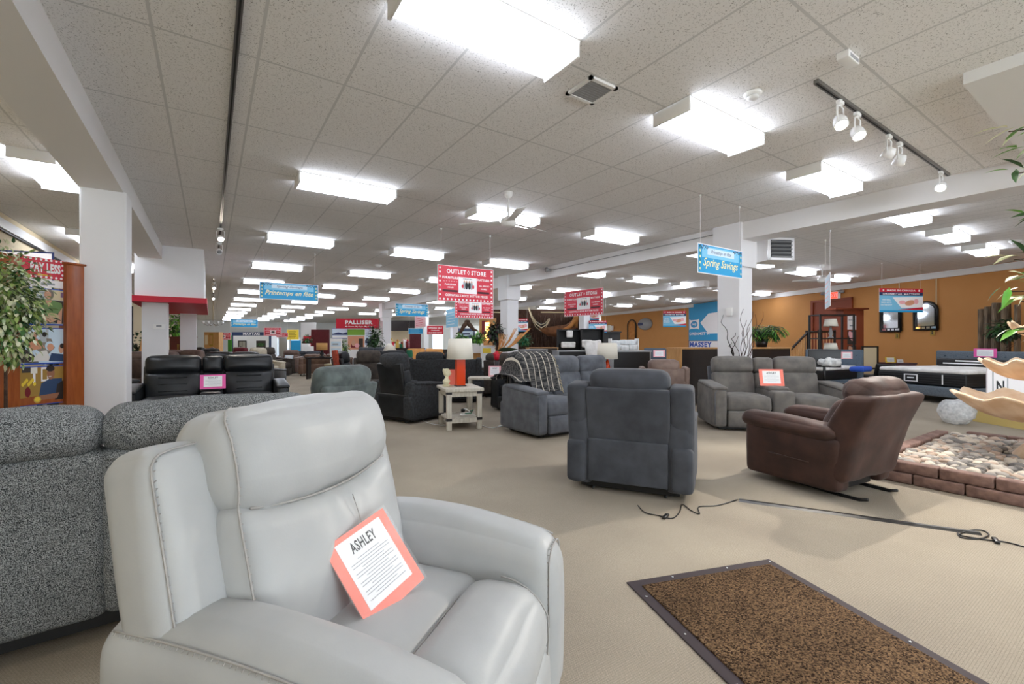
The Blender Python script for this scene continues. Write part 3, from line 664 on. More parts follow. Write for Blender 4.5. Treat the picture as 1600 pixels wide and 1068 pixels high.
for sx in (-1, 1): MB().rbox((sx*(W0/2-.1), -.02, .34), (.2, .9, .6), .07, 'tweed', (.01, .01, .02), 5, wr=.005).build('arm', t)

card('large coral price card in a clear sleeve on the white recliner seat', (.455, 1.27, .515), rad(14), rad(-32), 'card_coral', .215, .25, 'ASHLEY', lines=14, yaw_roll=rad(-16), sleeve=True, paper=(.13, .87, .14, .94))
# ------------------------------------------------------------------ mat, strip and cords
t = thing('entrance_mat', 'brown ribbed entrance mat with dark rubber border on the carpet', 'mat', (2.03, .78, 0), rad(-18))
MB().rbox((0, 0, .004), (.93, 1.5, .008), .0035, 'dark_mat_border', n=1, cs=1).build('rubber_border', t)
m = MB(); m.rbox((0, 0, .010), (.82, 1.38, .012), .005, 'mat_pile', n=2, cs=1); m.build('pile', t)
for px_, py_ in ((-.44, .6), (-.44, .3), (-.44, 0), (.44, .72), (.44, .4), (.44, 0), (.44, -.35), (-.2, .725), (.15, .725)):
    MB().lathe((px_, py_, .008), [(.007, 0), (.005, .004), (.001, .004)], 'chrome', 8).build('tack', t)
a = Vector((*P(1155, 781), 0)); b = Vector((*P(1531, 833), 0)); dl = b-a; an = math.atan2(dl.y, dl.x)
tag(MB().prism([(-.035, 0), (-.012, .012), (.012, .012), (.035, 0)], 0, dl.length, 'black_plastic').build('cable_cover', None, tuple(a), an), 'black rubber cable cover strip lying across the carpet behind the mat', 'cable cover')
def cord(pix, label, r=.004, z=.006, mat='black_plastic', plug=None):
    pts = [Vector((*P(px, py), z)) for px, py in pix]; out = []
    for i in range(len(pts)-1):
        p0, p1, p2, p3 = pts[max(i-1, 0)], pts[i], pts[i+1], pts[min(i+2, len(pts)-1)]
        for k in range(6):
            u = k/6; out.append(.5*((2*p1)+(-p0+p2)*u+(2*p0-5*p1+4*p2-p3)*u*u+(-p0+3*p1-3*p2+p3)*u**3))
    out.append(pts[-1]); t = thing('extension_cord', label, 'cord', (0, 0, 0)); MB().tube(out, r, mat, 6).build('cable', t)
    if plug:
        c = Vector((*P(*plug), .011)); MB(T(*c) @ Matrix.Rotation(rad(20), 4, 'Z')).rbox((0, 0, 0), (.09, .028, .02), .008, mat, n=1).build('connector', t)
cord([(997, 790), (1008, 801), (1030, 806), (1050, 810), (1062, 800), (1066, 788), (1080, 798), (1093, 803), (1092, 792), (1120, 790), (1152, 781)], 'thin black power cord trailing from the grey recliner to the cable cover', .004, plug=(1040, 808))
cord([(1496, 832), (1502, 840), (1530, 842), (1545, 836), (1535, 829), (1515, 829), (1500, 836), (1530, 842), (1552, 845), (1575, 848), (1612, 858)], 'black power cord looped at the right end of the cable cover', .0045, plug=(1556, 846))
# ------------------------------------------------------------------ near seating
upholstery('recliner', 'charcoal grey suede recliner seen square from behind in mid floor', 'recliner', (3.20, 2.78), rad(122), (.60,), mat='suede_grey_dark', mat2='suede_grey_dark', wing=.185, arm_w=.215, n=4, H=1.02, lean=7, arm_h=.62)
def brown_recliner(x, y, rot):
    t = thing('recliner', 'dark brown suede rocker recliner in profile beside the stone bed', 'recliner', (x, y, 0), rot)
    Bn = 'suede_brown'; H2 = .40
    for sx in (-1, 1):
        def f(x, y, z): return (x*(1-.08*(z < 0)), y+(.03*(z+.2) if y > 0 else 0), z-.035*(y > 0)*(z > 0))
        o = MB().rbox((sx*.335, -.02, .295), (.19, .80, .47), .045, Bn, (.015, .01, 0), 6, fn=f, wr=.005, ws=5).build('side_panel', t)
        MB().tube([(sx*.437, -.18, .285), (sx*.441, 0, .275), (sx*.437, .16, .27)], .005, Bn, 6).build('pocket_seam', o)
        MB().rbox((sx*.335, -.06, .545), (.235, .80, .13), .06, Bn, (.01, .02, .025), 7, cs=3, M=RX(rad(-3), (0, -.2, .5)), wr=.01, ws=7).build('arm_pad', t)
        MB().tube([(sx*.24, -.2, .03), (sx*.24, .30, .012), (sx*.24, .44, .012), (sx*.24, .50, .03)], .014, 'black_metal', 6).build('rocker_foot', t)
    MB().rbox((0, -.1, .40), (.49, .62, .18), .06, Bn, (0, .02, .03), 5, wr=.008).build('seat_cushion', t)
    MB().rbox((0, -.40, .24), (.48, .08, .3), .035, Bn, n=4).build('footrest', t)
    MB().box((-.25, -.3, .05), (.25, .3, .2), 'black').build('base', t)
    def sh(x, y, z):
        k = (z+.34)/.68
        return (x*(1-.05*k), y*(1-.15*k)+.20*k*k*.6+.12*k, z)
    MB().rbox((0, .28, .50), (.84, .30, .72), .06, Bn, (.0, .02, .0), 9, cs=3, fn=sh, wr=.014, ws=5).build('back_shell', t)
    B = RX(rad(-28), (0, .2, .42))
    MB(B).rbox((0, .19, .62), (.52, .2, .40), .08, Bn, (0, .05, 0), 7, cs=3, wr=.014, ws=7).build('lumbar_cushion', t)
    MB(B).rbox((0, .22, .92), (.68, .25, .23), .11, Bn, (.01, .03, .02), 8, cs=4, wr=.016, ws=9).build('head_pillow', t)
    for q in range(3): MB(B).tube([(-.43, .30, .5+.02*q), (-.43, .28, .7)], .003, Bn, 5)
    return t
brown_recliner(4.59, 1.86, rad(174))
t = thing('hang_tag', 'white and grey hang tag dangling from the brown recliner headrest', 'tag', (4.50, 1.30, .90), rad(-20))
MB(RX(rad(8))).box((-.035, 0, -.21), (.035, .002, -.06), 'card_paper').box((-.035, -.001, -.21), (.035, 0, -.175), 'dark_grey').build('paper_tag', t)
MB().tube([(0, 0, -.06), (-.01, .04, 0), (-.02, .1, .02)], .0015, 'white', 4).build('string', t)
# hang tag on the brown recliner
d_ = 6.0
upholstery('loveseat', 'grey suede reclining loveseat with centre console facing the camera', 'loveseat', (7.0, 3.45), rad(-41), (.62, .62), 0, mat='suede_warm', mat2='suede_grey', n=4, H=1.03, arm_w=.2, cw=.3)
sofa_t = upholstery('sofa', 'blue grey suede reclining sofa carrying the striped throw', 'sofa', (4.6, 5.1), rad(2), (.62, .62, .62), mat='suede_grey', mat2='suede_grey', n=4, H=1.04, arm_w=.2)
upholstery('recliner', 'black reclining armchair seen from behind, left of the whitewashed side table', 'recliner', (2.75, 7.15), rad(113), (.5,), mat='fabric_charcoal', mat2='leather_black', n=3, H=1.08, lean=10, arm_h=.6, back_th=.2)
upholstery('recliner', 'black recliner right of the side table, tucked behind the striped throw', 'recliner', (4.85, 6.85), rad(-78), (.5,), mat='leather_black', n=3, H=1.0, lean=8)
upholstery('loveseat', 'charcoal loveseat seen from behind, beyond the white lamp', 'loveseat', (4.25, 8.9), rad(146), (.6, .6), mat='fabric_charcoal', mat2='fabric_charcoal', n=3, H=1.04, wing=.12, arm_w=.18, lean=6)
upholstery('recliner', 'grey green recliner turned sideways behind the white recliner', 'recliner', G(488, 4.2), rad(214), (.60,), mat='fabric_teal', n=4, H=1.05, lean=14, arm_w=.18, tuft=False)
upholstery('loveseat', 'black leather reclining loveseat with centre console and pink price card', 'loveseat', (.02, 8.0), rad(-2), (.68, .68), 0, mat='leather_black', n=4, H=1.06, arm_w=.17, D=.95, tuft=True)
card('small bright pink price card on the console of the black loveseat', (.03, 7.52, .62), rad(-2), rad(-14), 'card_pink', .30, .2, 'ASHLEY')
card('coral price card standing on the console of the grey loveseat', (6.92, 3.40, .62), rad(-41), rad(-14), 'card_coral', .34, .25, 'ASHLEY')
# ------------------------------------------------------------------ hanging signs
def hang(label, kind, x0, y0, x1, y1, zt, h, group=None, cords=True, cat='sign', cl=CEIL):
    """a sign board hung from the ceiling; its printed face looks to the right-hand side of the run p0 -> p1 (seen from -y when running +x)"""
    L = math.hypot(x1-x0, y1-y0); t = thing('hanging_sign', label, cat, ((x0+x1)/2, (y0+y1)/2, zt-h), math.atan2(y1-y0, x1-x0), group)
    b = MB(); b.box((-L/2, 0, 0), (L/2, .008, h), 'sign_white'); b.build('board', t)
    f = MB(); kind(f, L, h); f.build('printed_face', t)
    if cords:
        for sx in (-1, 1):
            c = MB(); c.tube([(sx*L*.44, .004, h), (sx*L*.44, .004, cl-zt+h)], .0025, 'sign_white', 5)
            c.lathe((sx*L*.44, .004, cl-zt+h-.03), [(.012, 0), (.014, .03)], 'white', 8); c.build('cord', t)
    return t
def k_outlet(f, L, h, sub=True):
    f.rect(-L/2+.01, .01, L/2-.01, h-.01, 'sign_red', -.002)
    n = 14; m_ = 7
    for k in range(n+1): f.ell(-L/2+.045+(L-.09)*k/n, .04, .019, .019, 'sign_white', -.003, n=10)
    for k in range(1, m_+1):
        for sx in (-1, 1): f.ell(sx*(L/2-.045), .04+(h-.09)*k/m_, .019, .019, 'sign_white', -.003, n=10)
    f.text('OUTLET', -L*.18, h*.84, h*.13, 'sign_white', -.003, w=L*.34, bold=.035); f.text('STORE', L*.22, h*.84, h*.13, 'sign_white', -.003, w=L*.27, bold=.035)
    for a, b, c_ in ((0, .028, 'sign_white'), (0, .018, 'sign_red')): f.flat([(L*.035, h*.84-b*1.6), (L*.035+b, h*.84), (L*.035, h*.84+b*1.6), (L*.035-b, h*.84)], c_, -.003-.001*(b < .02))
    f.text('FURNITURE', -L*.285, h*.66, h*.065, 'sign_white', -.003, w=L*.27, bold=.04); f.text('MATTRESS', L*.31, h*.66, h*.065, 'sign_white', -.003, w=L*.22, bold=.04)
    f.text('* * * * * *', -L*.285, h*.555, h*.03, 'sign_white', -.003, w=L*.24, bold=.03); f.text('PALLISER', -L*.28, h*.47, h*.05, 'sign_white', -.003, w=L*.2, bold=.03)
    f.text('ASHLEY', -L*.28, h*.39, h*.04, 'sign_white', -.003, w=L*.11, bold=.03); f.text('ALL BRAND', L*.32, h*.49, h*.045, 'sign_white', -.003, w=L*.2, bold=.03); f.text('NAMES', L*.32, h*.40, h*.045, 'sign_white', -.003, w=L*.12, bold=.03)
    f.rect(-L*.42, h*.26, -L*.16, h*.32, 'sign_dark', -.003); f.rect(L*.2, h*.26, L*.42, h*.32, 'sign_dark', -.003)
    f.rect(-L*.145, h*.24, L*.185, h*.70, 'sign_white', -.003)
    f.text('FURNITURE', L*.02, h*.655, h*.03, 'ink', -.004, w=L*.16, bold=.03)
    for dx, c_ in ((-.06, 'ink_grey'), (-.02, 'ink'), (.03, 'ink'), (.07, 'ink_grey')):
        f.ell(L*(.02+dx), h*.47, .03, .075, c_, -.004); f.ell(L*(.02+dx), h*.58, .016, .02, 'skin', -.005)
    for dx in (-.09, .1): f.ell(L*(.02+dx), h*.44, .022, .035, 'sign_red', -.005)
    f.text("CORNWALL'S ROCK BOTTOM PRICES", L*.01, h*.175, h*.07, 'sign_white', -.003, w=L*.76, bold=.03)
def vines(f, L, h):
    for sx in (-1, 1):
        pts = [(sx*(L/2-.03-.03*abs(math.sin(k*1.3))), -.003, h*(.06+.88*k/9)) for k in range(10)]; f.tube(pts, .004, 'green', 4)
        pts = [(sx*(L/2-.03-.03*k), -.003, h*(.90+.05*math.sin(k*1.9))) for k in range(8)]; f.tube(pts, .005, 'sign_navy', 4)
        for k in range(4): f.ell(sx*(L/2-.05), h*(.16+.2*k), .016, .02, 'cream_text', -.006); 
        for k in range(8): f.ell(sx*(L/2-.04-.03*k), h*(.89+.06*math.sin(k*2.7)), .014, .008, 'sign_navy', -.006, k)
def k_spring(top, main, mw=.72):
    def k(f, L, h):
        f.rect(-L/2+.012, .012, L/2-.012, h-.012, 'sign_blue', -.002)
        f.rect(-L/2+.1, h*.55, L/2-.1, h-.03, 'sign_sky', -.003); f.rect(-L*.3, h*.66, L*.3, h-.05, 'sign_pale', -.0035)
        vines(f, L, h)
        f.text(top, 0, h*.76, h*.17, 'sign_navy', -.005, w=L*.45, bold=0, shear=.35); f.text(main, 0, h*.36, h*.36, 'cream_text', -.005, w=L*mw, bold=.012, shear=.35)
    return k
spring_fr = k_spring('Spring Savings', 'Printemps en fête', .82); spring_en = k_spring('Printemps en fête', 'Spring Savings', .78)
def k_canada(f, L, h):
    f.rect(-L/2, h*.84, L/2, h, 'red', -.002); f.rect(-L/2, h*.70, L/2, h*.84, 'sign_navy', -.002); f.rect(-L/2, 0, L/2, h*.70, 'sign_sky', -.002)
    f.rect(-L/2, 0, L/2, h*.08, 'sign_blue', -.003); f.flat([(-L*.2, h*.62), (L/2, h*.66), (L/2, h*.2), (0, h*.18)], 'sign_white', -.003)
    f.flat([(-L*.1, h*.1), (L/2, h*.22), (L/2, h*.1)], 'red', -.004)
    f.ell(L*.2, h*.4, .16, .07, 'peach', -.004, .2); f.ell(L*.34, h*.46, .07, .07, 'card_pale_pink', -.005); f.ell(L*.02, h*.42, .1, .05, 'card_pale_pink', -.005)
    f.text('MADE IN CANADA', 0, h*.915, h*.075, 'sign_white', -.004, w=L*.66, bold=.04); 
    for sx in (-1, 1): f.ell(sx*L*.41, h*.915, .025, .03, 'sign_white', -.004, n=7)
    f.text('DREAMSTAR', -L*.2, h*.765, h*.07, 'sign_white', -.004, w=L*.44, bold=.02); f.text('MATTRESS', L*.24, h*.765, h*.07, 'sign_white', -.004, w=L*.36, bold=.02)
    for q, wd in enumerate(('WE SELL', 'BED SETS', 'ON THE SPOT')): f.text(wd, -L*.34, h*(.52-.11*q), h*.06, 'sign_white', -.004, w=L*(.2+.03*q), bold=.02)
def k_open(f, L, h):
    f.rect(-L/2+.01, .01, L/2-.01, h-.01, 'red', -.002)
    f.text('OPENING SALE', 0, h*.74, h*.2, 'sign_white', -.003, w=L*.8, bold=.03); f.text('STOREWIDE', 0, h*.48, h*.11, 'sign_white', -.003, w=L*.5, bold=.02); f.text('SALE ENDS SOON', 0, h*.22, h*.16, 'sign_white', -.003, w=L*.8, bold=.03)
def k_pale(col, col2):
    def k(f, L, h):
        f.rect(-L/2+.015, .015, L/2-.015, h-.015, col, -.002)
        for q in range(5): f.rect(-L*.36, h*(.16+.15*q), L*(.2+.05*(q % 3)), h*(.20+.15*q), col2, -.003)
    return k
hang('largest red outlet store sign with white dotted border hanging in the centre', k_outlet, 3.42, 7.53, 4.60, 7.53, 2.68, .66)
hang('red outlet store sign partly hidden behind the lower edge of the largest one', k_outlet, 5.5, 11.0, 6.72, 11.0, 2.55, .62)
hang('red outlet store sign turned sideways beside the long beam', k_outlet, 8.30, 9.75, 8.42, 8.35, 2.68, .70)
hang('big blue spring savings banner hanging before the right column', spring_en, 5.66, 3.79, 6.80, 3.79, 2.66, .42)
hang('blue spring banner hanging at the left above the black loveseat', spring_fr, .90, 11.4, 2.12, 11.4, 2.61, .38)
hang('blue spring savings banner hanging in the middle over the distant red storefront sign', spring_en, 5.25, 15, 6.45, 15, 2.60, .44)
hang('small far blue spring banner above the distant appliance display', spring_fr, .82, 26, 2.0, 26, 2.40, .40)
def hpx(label, kind, px0, px1, pt, pb, d0, d1=None, cords=True, grp=None, cat='sign'):
    d1 = d1 or d0; a = G(px0, d0); b = G(px1, d1); dm = (d0+d1)/2
    return hang(label, kind, a[0], a[1], b[0], b[1], Z(pt, dm), (pb-pt)/FPX*dm, grp, cords, cat)
hpx('red and blue mattress sign hanging before the two wall mirrors at right', k_canada, 1374, 1442, 450, 487, 11.85, 12.0)
hpx('red and blue mattress sign between the oval wall ornament and the blue poster', k_canada, 1036, 1072, 485, 510, 19, 19)
hpx('red and blue mattress sign under the sideways outlet sign, in front of another', k_canada, 920, 948, 500, 519, 20)
hpx('red and blue mattress sign half hidden behind the sideways outlet sign', k_canada, 911, 936, 484, 499, 22, 22)
hpx('red and blue mattress sign just right of the column beside the largest red sign', k_canada, 800, 825, 497, 517, 19)
hpx('narrow white sign seen almost edge on beside the exit sign', k_pale('sign_pale', 'card_pale_pink'), 1289, 1297, 430, 480, 9.2, 8.3)
hpx('faded pink outlet sign left of the pale blue one in the distance', k_pale('card_pale_pink', 'sign_red'), 648, 665, 488, 511, 22, 20)
hpx('small red opening sale sign left of the white lamp', k_open, 667, 693, 508, 522, 24)
hpx('pale blue sign hanging just left of the second red outlet sign', k_pale('sign_sky', 'sign_pale'), 697, 716, 481, 511, 15.5, 14)
hpx('small blue banner hanging far behind the yellow leather sofas', k_pale('sign_blue', 'sign_sky'), 638, 661, 512, 521, 25)
hpx('far red outlet sign hanging before the left appliance booth', k_outlet, 334, 361, 519, 530, 29)
hpx('far red outlet sign hanging right of the appliance booth', k_outlet, 412, 440, 511, 524, 27)
hpx('far yellow and black sign hanging in the back of the hall', k_pale('yellow', 'black'), 448, 467, 514, 530, 34)
hpx('small red sign hanging low in front of the far yellow sign', k_open, 432, 450, 519, 526, 31)
# exit sign with emergency heads
(ex, ey), ea, ed = wallpt(1303)
t = thing('exit_sign', 'red lit exit sign with two emergency lamp heads on the orange wall', 'exit sign', (ex, ey, Z(467, ed)), ea)
eh = 12/FPX*ed
MB().box((-.28, -.05, 0), (.28, 0, eh), 'white').build('case', t); f = MB(); f.rect(-.13, .03, .2, eh-.03, 'exit_red', -.052); f.text('EXIT', .035, eh/2, eh*.4, 'sign_white', -.054, bold=.03); f.build('printed_face', t)
for sx in (-1, 1): MB(T(sx*.36, -.06, eh-.03)).lathe((0, 0, 0), [(.001, -.07), (.08, -.06), (.09, .02), (.03, .06)], 'grey_plastic', 12).build('lamp_head', t)
for sx in (-1, 1): MB().box((sx*.28-.02, -.05, eh-.08), (sx*.36+.02, -.02, eh-.03), 'grey_plastic').build('bracket', t)
# ------------------------------------------------------------------ wall pieces at right
(qx, qy), qa, qd = wallpt(1122); (q0x, q0y), _, q0d = wallpt(1173.5); (q1x, q1y), _, q1d = wallpt(1073)
PW = math.hypot(q0x-q1x, q0y-q1y); mxp = ((q0x+q1x)/2, (q0y+q1y)/2); md_ = qd
zb = .55; zt_ = Z(470, md_)
t = thing('wall_poster', 'tall blue mattress brand poster with white oval crest on the orange wall', 'poster', (*mxp, zb), qa)
ph = zt_-zb
MB().box((-PW/2, -.03, 0), (PW/2, 0, ph), 'sign_blue').build('panel', t)
f = MB(); zz = lambda py: Z(py, md_)-zb; sx_ = PW/100.5; xx = lambda px: (px-1123)*sx_
f.rect(-PW/2, zz(545), PW/2, zz(531), 'sign_navy', -.032); f.rect(-PW/2, 0, PW/2, zz(531), 'sign_pale', -.031)
f.rect(xx(1077), zz(543.5), xx(1173), zz(532), 'sign_white', -.033); f.text('MASSEY', xx(1098), zz(537.5), .28, 'cobalt', -.034, w=40*sx_, bold=.05)
f.flat([(xx(1098), zz(502)), (xx(1112), zz(488)), (xx(1174), zz(484)), (xx(1174), zz(520)), (xx(1112), zz(520))], 'sign_white', -.033)
f.ell(xx(1165), zz(500), .3, .35, 'peach', -.034); f.ell(xx(1162), zz(492), .13, .15, 'skin', -.035)
lx, lz = xx(1086.5), zz(504); cw_, ch_ = 9*sx_, 9/FPX*md_
for sx in (-1, 1): f.flat([(lx-sx*cw_*.35, lz), (lx+sx*cw_, lz+ch_), (lx+sx*cw_, lz-ch_)], 'sign_white', -.034)
f.rect(lx-cw_*.9, lz-ch_*.8, lx+cw_*.9, lz+ch_*.8, 'sign_white', -.0345)
f.ell(lx, lz, cw_*.72, ch_*.62, 'cobalt', -.036); f.ell(lx, lz, cw_*.66, ch_*.55, 'sign_blue', -.037); f.text('Sealy', lx, lz, ch_*.6, 'sign_white', -.038, w=cw_*1.0, shear=.3, bold=.02)
f.text('DREAMST*R', xx(1096), zz(519.5), .16, 'sign_white', -.036, w=36*sx_, bold=.02)
f.build('printed_face', t)
# oval and arched pieces
(ox, oy), oa, od = wallpt(1009); s = od/FPX
t = thing('oval_wall_sign', 'silver oval wall ornament with a dark name bar on the orange wall', 'wall sign', (ox, oy, Z(505.5, od)), oa)
rw = 12.5*s*1.35; rh = 9.5*s
MB(RX(rad(90))).lathe((0, 0, 0), [(.001, .16), (rh*.6, .15), (rh*.92, .10), (rh, 0)], 'grey_plastic', 28, M=Matrix.Diagonal((rw/rh, 1, 1, 1))).build('oval_shell', t)
f = MB(); f.rect(-rw*.8, -.08, -.05, .08, 'sign_navy', -.17); f.build('name_bar', t)
def arched(label, px, pt, pb, w, fr, pane, off=.03, grid=True, cat='mirror'):
    (ax, ay), aa, ad = wallpt(px); zt2, zb2 = Z(pt, ad), Z(pb, ad); h = zt2-zb2
    t = thing('arched_mirror', label, cat, (ax, ay, zb2), aa); hw = w/2; k0 = h-hw*.8
    arc = [(hw*math.cos(a), k0+hw*.8*math.sin(a)) for a in [math.pi*k/12 for k in range(13)]]
    MB().flat([(-hw, 0), (hw, 0)]+arc, pane, -.02).build('glass_pane', t)
    m = MB(); pts = [(hw, -.03, 0), (hw, -.03, k0)]+[(a, -.03, b) for a, b in arc[1:]]+[(-hw, -.03, 0), (hw, -.03, 0)]; m.tube(pts, .035, fr, 6)
    iw = hw*.78; arc2 = [(iw*math.cos(a), -.03, k0+iw*.8*math.sin(a)) for a in [math.pi*k/12 for k in range(13)]]
    m.tube([(iw, -.03, .1)]+arc2+[(-iw, -.03, .1), (iw, -.03, .1)], .012, fr, 5)
    if grid:
        for k in range(1, 7): m.tube([(-hw, -.03, h*k/8), (-iw, -.03, h*k/8)], .01, fr, 4); m.tube([(hw, -.03, h*k/8), (iw, -.03, h*k/8)], .01, fr, 4)
        for k in (-1, 0, 1): m.tube([(k*hw*.4, -.03, 0), (k*hw*.4, -.03, .1)], .01, fr, 4)
    m.build('frame', t); return t
arched('arched wall mirror with dark studded frame, left one, under the hanging mattress sign', 1393, 468, 517, .62, 'black', 'mirror_pane')
arched('arched wall mirror with dark studded frame, right one of the two at right', 1448, 471, 514, .62, 'black', 'mirror_pane')
arched('tall arched dark wicker wall shelf left of the oval ornament', 988, 499, 531, .9, 'espresso', 'drape_orange', grid=False, cat='wall shelf')
for px, py in ((1403, 524), (1458, 519)):
    (ax, ay), aa, ad = wallpt(px); t = thing('wall_outlet', 'small brass outlet plate below the %s mirror' % ('left' if px < 1430 else 'right'), 'outlet', (ax, ay, Z(py, ad)), aa)
    MB().box((-.06, -.012, -.08), (.06, 0, .08), 'brass').build('plate', t); MB().box((-.02, -.016, -.045), (.02, -.012, -.01), 'dark_grey').box((-.02, -.016, .01), (.02, -.012, .045), 'dark_grey').build('socket', t)
for px, pt, pb, lb in ((1464, 430, 480, 'right mirror'), (1406, 438, 455, 'left mirror')):
    (ax, ay), aa, ad = wallpt(px); tag(MB().tube([(ax-.02, ay, Z(pt, ad)), (ax-.02, ay, Z(pb, ad))], .015, 'cream_wall', 6).build('wall_cable'), 'pale cable running down the orange wall from the ceiling to the '+lb, 'cable')
# doorway with rust red frame
(ax, ay), aa, ad = wallpt(1300); zt2 = Z(470, ad)
d = MB(); d.box((-.75, -.03, 0), (.75, 0, zt2), 'door_red'); d.box((-.82, -.07, 0), (-.72, 0, zt2+.05), 'door_red'); d.box((.72, -.07, 0), (.82, 0, zt2+.05), 'door_red'); d.box((-.82, -.07, zt2), (.82, 0, zt2+.08), 'door_red')
struct(d.build('door_1', None, (ax, ay, 0), aa))

# ------------------------------------------------------------------ mattress department furniture
def panel_unit(name, label, cat, px0, px1, ptop, d0, d1, mat, edge=None, depth=.45, zb=0, top=None, shelf=False):
    a = Vector(G(px0, d0)); b = Vector(G(px1, d1)); L = (b-a).length; ang = math.atan2(b.y-a.y, b.x-a.x); h = Z(ptop, (d0+d1)/2)
    t = thing(name, label, cat, (*((a+b)/2), 0), ang)
    MB().box((-L/2+.02, 0, .05), (L/2-.02, .02, h-.03), mat).build('back_panel', t)
    m = MB()
    for sx in (-1, 1): m = MB(); m.box((min(sx*L/2, sx*(L/2-.025)), -.004, 0), (max(sx*L/2, sx*(L/2-.025)), depth, h-.03), edge or mat); m.build('side_panel', t)
    MB().box((-L/2-.015, -.02, h-.03), (L/2+.015, depth+.015, h), top or edge or mat).build('top', t)
    for k in range(1, 4): MB().box((-L/2+.03, depth-.02, .06+(h-.1)*(k-1)/3), (L/2-.03, depth, .04+(h-.1)*k/3), edge or mat).build('drawer_front', t)
    return t
panel_unit('low_cabinet', 'long black backed cabinet with oak edges in front of the blue poster', 'cabinet', 1064, 1236, 542, 8.9, 9.8, 'espresso', 'oak')
panel_unit('dresser', 'plain black dresser back between the white lamp and the brown recliner back', 'dresser', 957, 1017, 547, 9.6, 9.8, 'black', 'grey_plastic')
panel_unit('dresser', 'small black dresser back framed in grey, right of the potted tree column', 'dresser', 820, 855, 545, 12.2, 12.4, 'black', 'grey_plastic')
panel_unit('dresser', 'black dresser back with grey edge left of the covered white chair', 'dresser', 872, 918, 547, 11.6, 11.8, 'black', 'grey_plastic')
panel_unit('desk', 'low oak framed desk in front of the brown thatched backdrop', 'desk', 826, 872, 542, 16, 16.2, 'espresso', 'oak')
panel_unit('sideboard', 'burgundy low sideboard behind the tufted bed', 'sideboard', 1366, 1432, 566, 13.5, 13.1, 'burgundy', 'burgundy')
upholstery('recliner', 'taupe recliner back beyond the grey recliner, beside the low cabinet', 'recliner', G(1031, 7.6), rad(140), (.5,), mat='leather_taupe', n=2, H=.97, lean=5, arm_w=.14, wing=.1)
def bed(label, px0, px1, ptop, d0, d1, L=2.0, mat='fabric_headboard', hz=None, mz=.55, tuft=True, name='bed', legs=True, card_=None, topmat='white_cloth'):
    a = Vector(G(px0, d0)); b = Vector(G(px1, d1)); W = (b-a).length; ang = math.atan2(b.y-a.y, b.x-a.x); h = hz or Z(ptop, (d0+d1)/2)
    t = thing(name, label, 'bed', (*((a+b)/2), 0), ang)
    hb = MB().rbox((0, .06, h/2+.05), (W, .12, h-.1), .03, mat, (0, .01, 0), 3).build('headboard', t)
    if tuft:
        for k in range(7):
            for q in (0, 1): MB(RX(rad(90), (0, 0, 0))).lathe((-W*.42+W*.14*k, h-.14-.2*q, .012), [(.014, 0), (.012, .01), (.001, .014)], mat, 8).build('tuft_button', hb)
    MB().rbox((0, -L/2, .26), (W*.98, L, .22), .03, mat, n=2).build('bed_frame', t)
    for sx in (-1, 1):
        for sy in (.08, .92): MB().tube([(sx*(W/2-.1), -L*sy, 0), (sx*(W/2-.08), -L*sy, .17)], .025, 'oak', 8).build('leg', t)
    mt = thing('mattress', label.replace('bed', 'mattress', 1) if False else 'black sided mattress lying on the '+card_ if card_ else 'black sided mattress on a small grey bed', 'mattress', (*((a+b)/2), 0), ang)
    m = MB(); m.rbox((0, -L/2-.02, .37+.13), (W*.94, L*.94, .25), .05, 'black', n=4); m.build('side_border', mt)
    m = MB(); m.rbox((0, -L/2-.02, .64), (W*.93, L*.95, .09), .045, topmat, (0, 0, .02), 8, wr=.008, ws=5); m.build('quilted_top', mt)
    m = MB()
    for k in range(4): m.tube([(-W*.47, -L+.03, .42+.05*k), (W*.47, -L+.03, .42+.05*k)], .004, 'dark_grey', 4); m.tube([(-W*.472, -L+.03, .42+.05*k), (-W*.472, -.05, .42+.05*k)], .004, 'dark_grey', 4)
    m.build('quilting', mt)
    return t, mt, W, ang, (a+b)/2
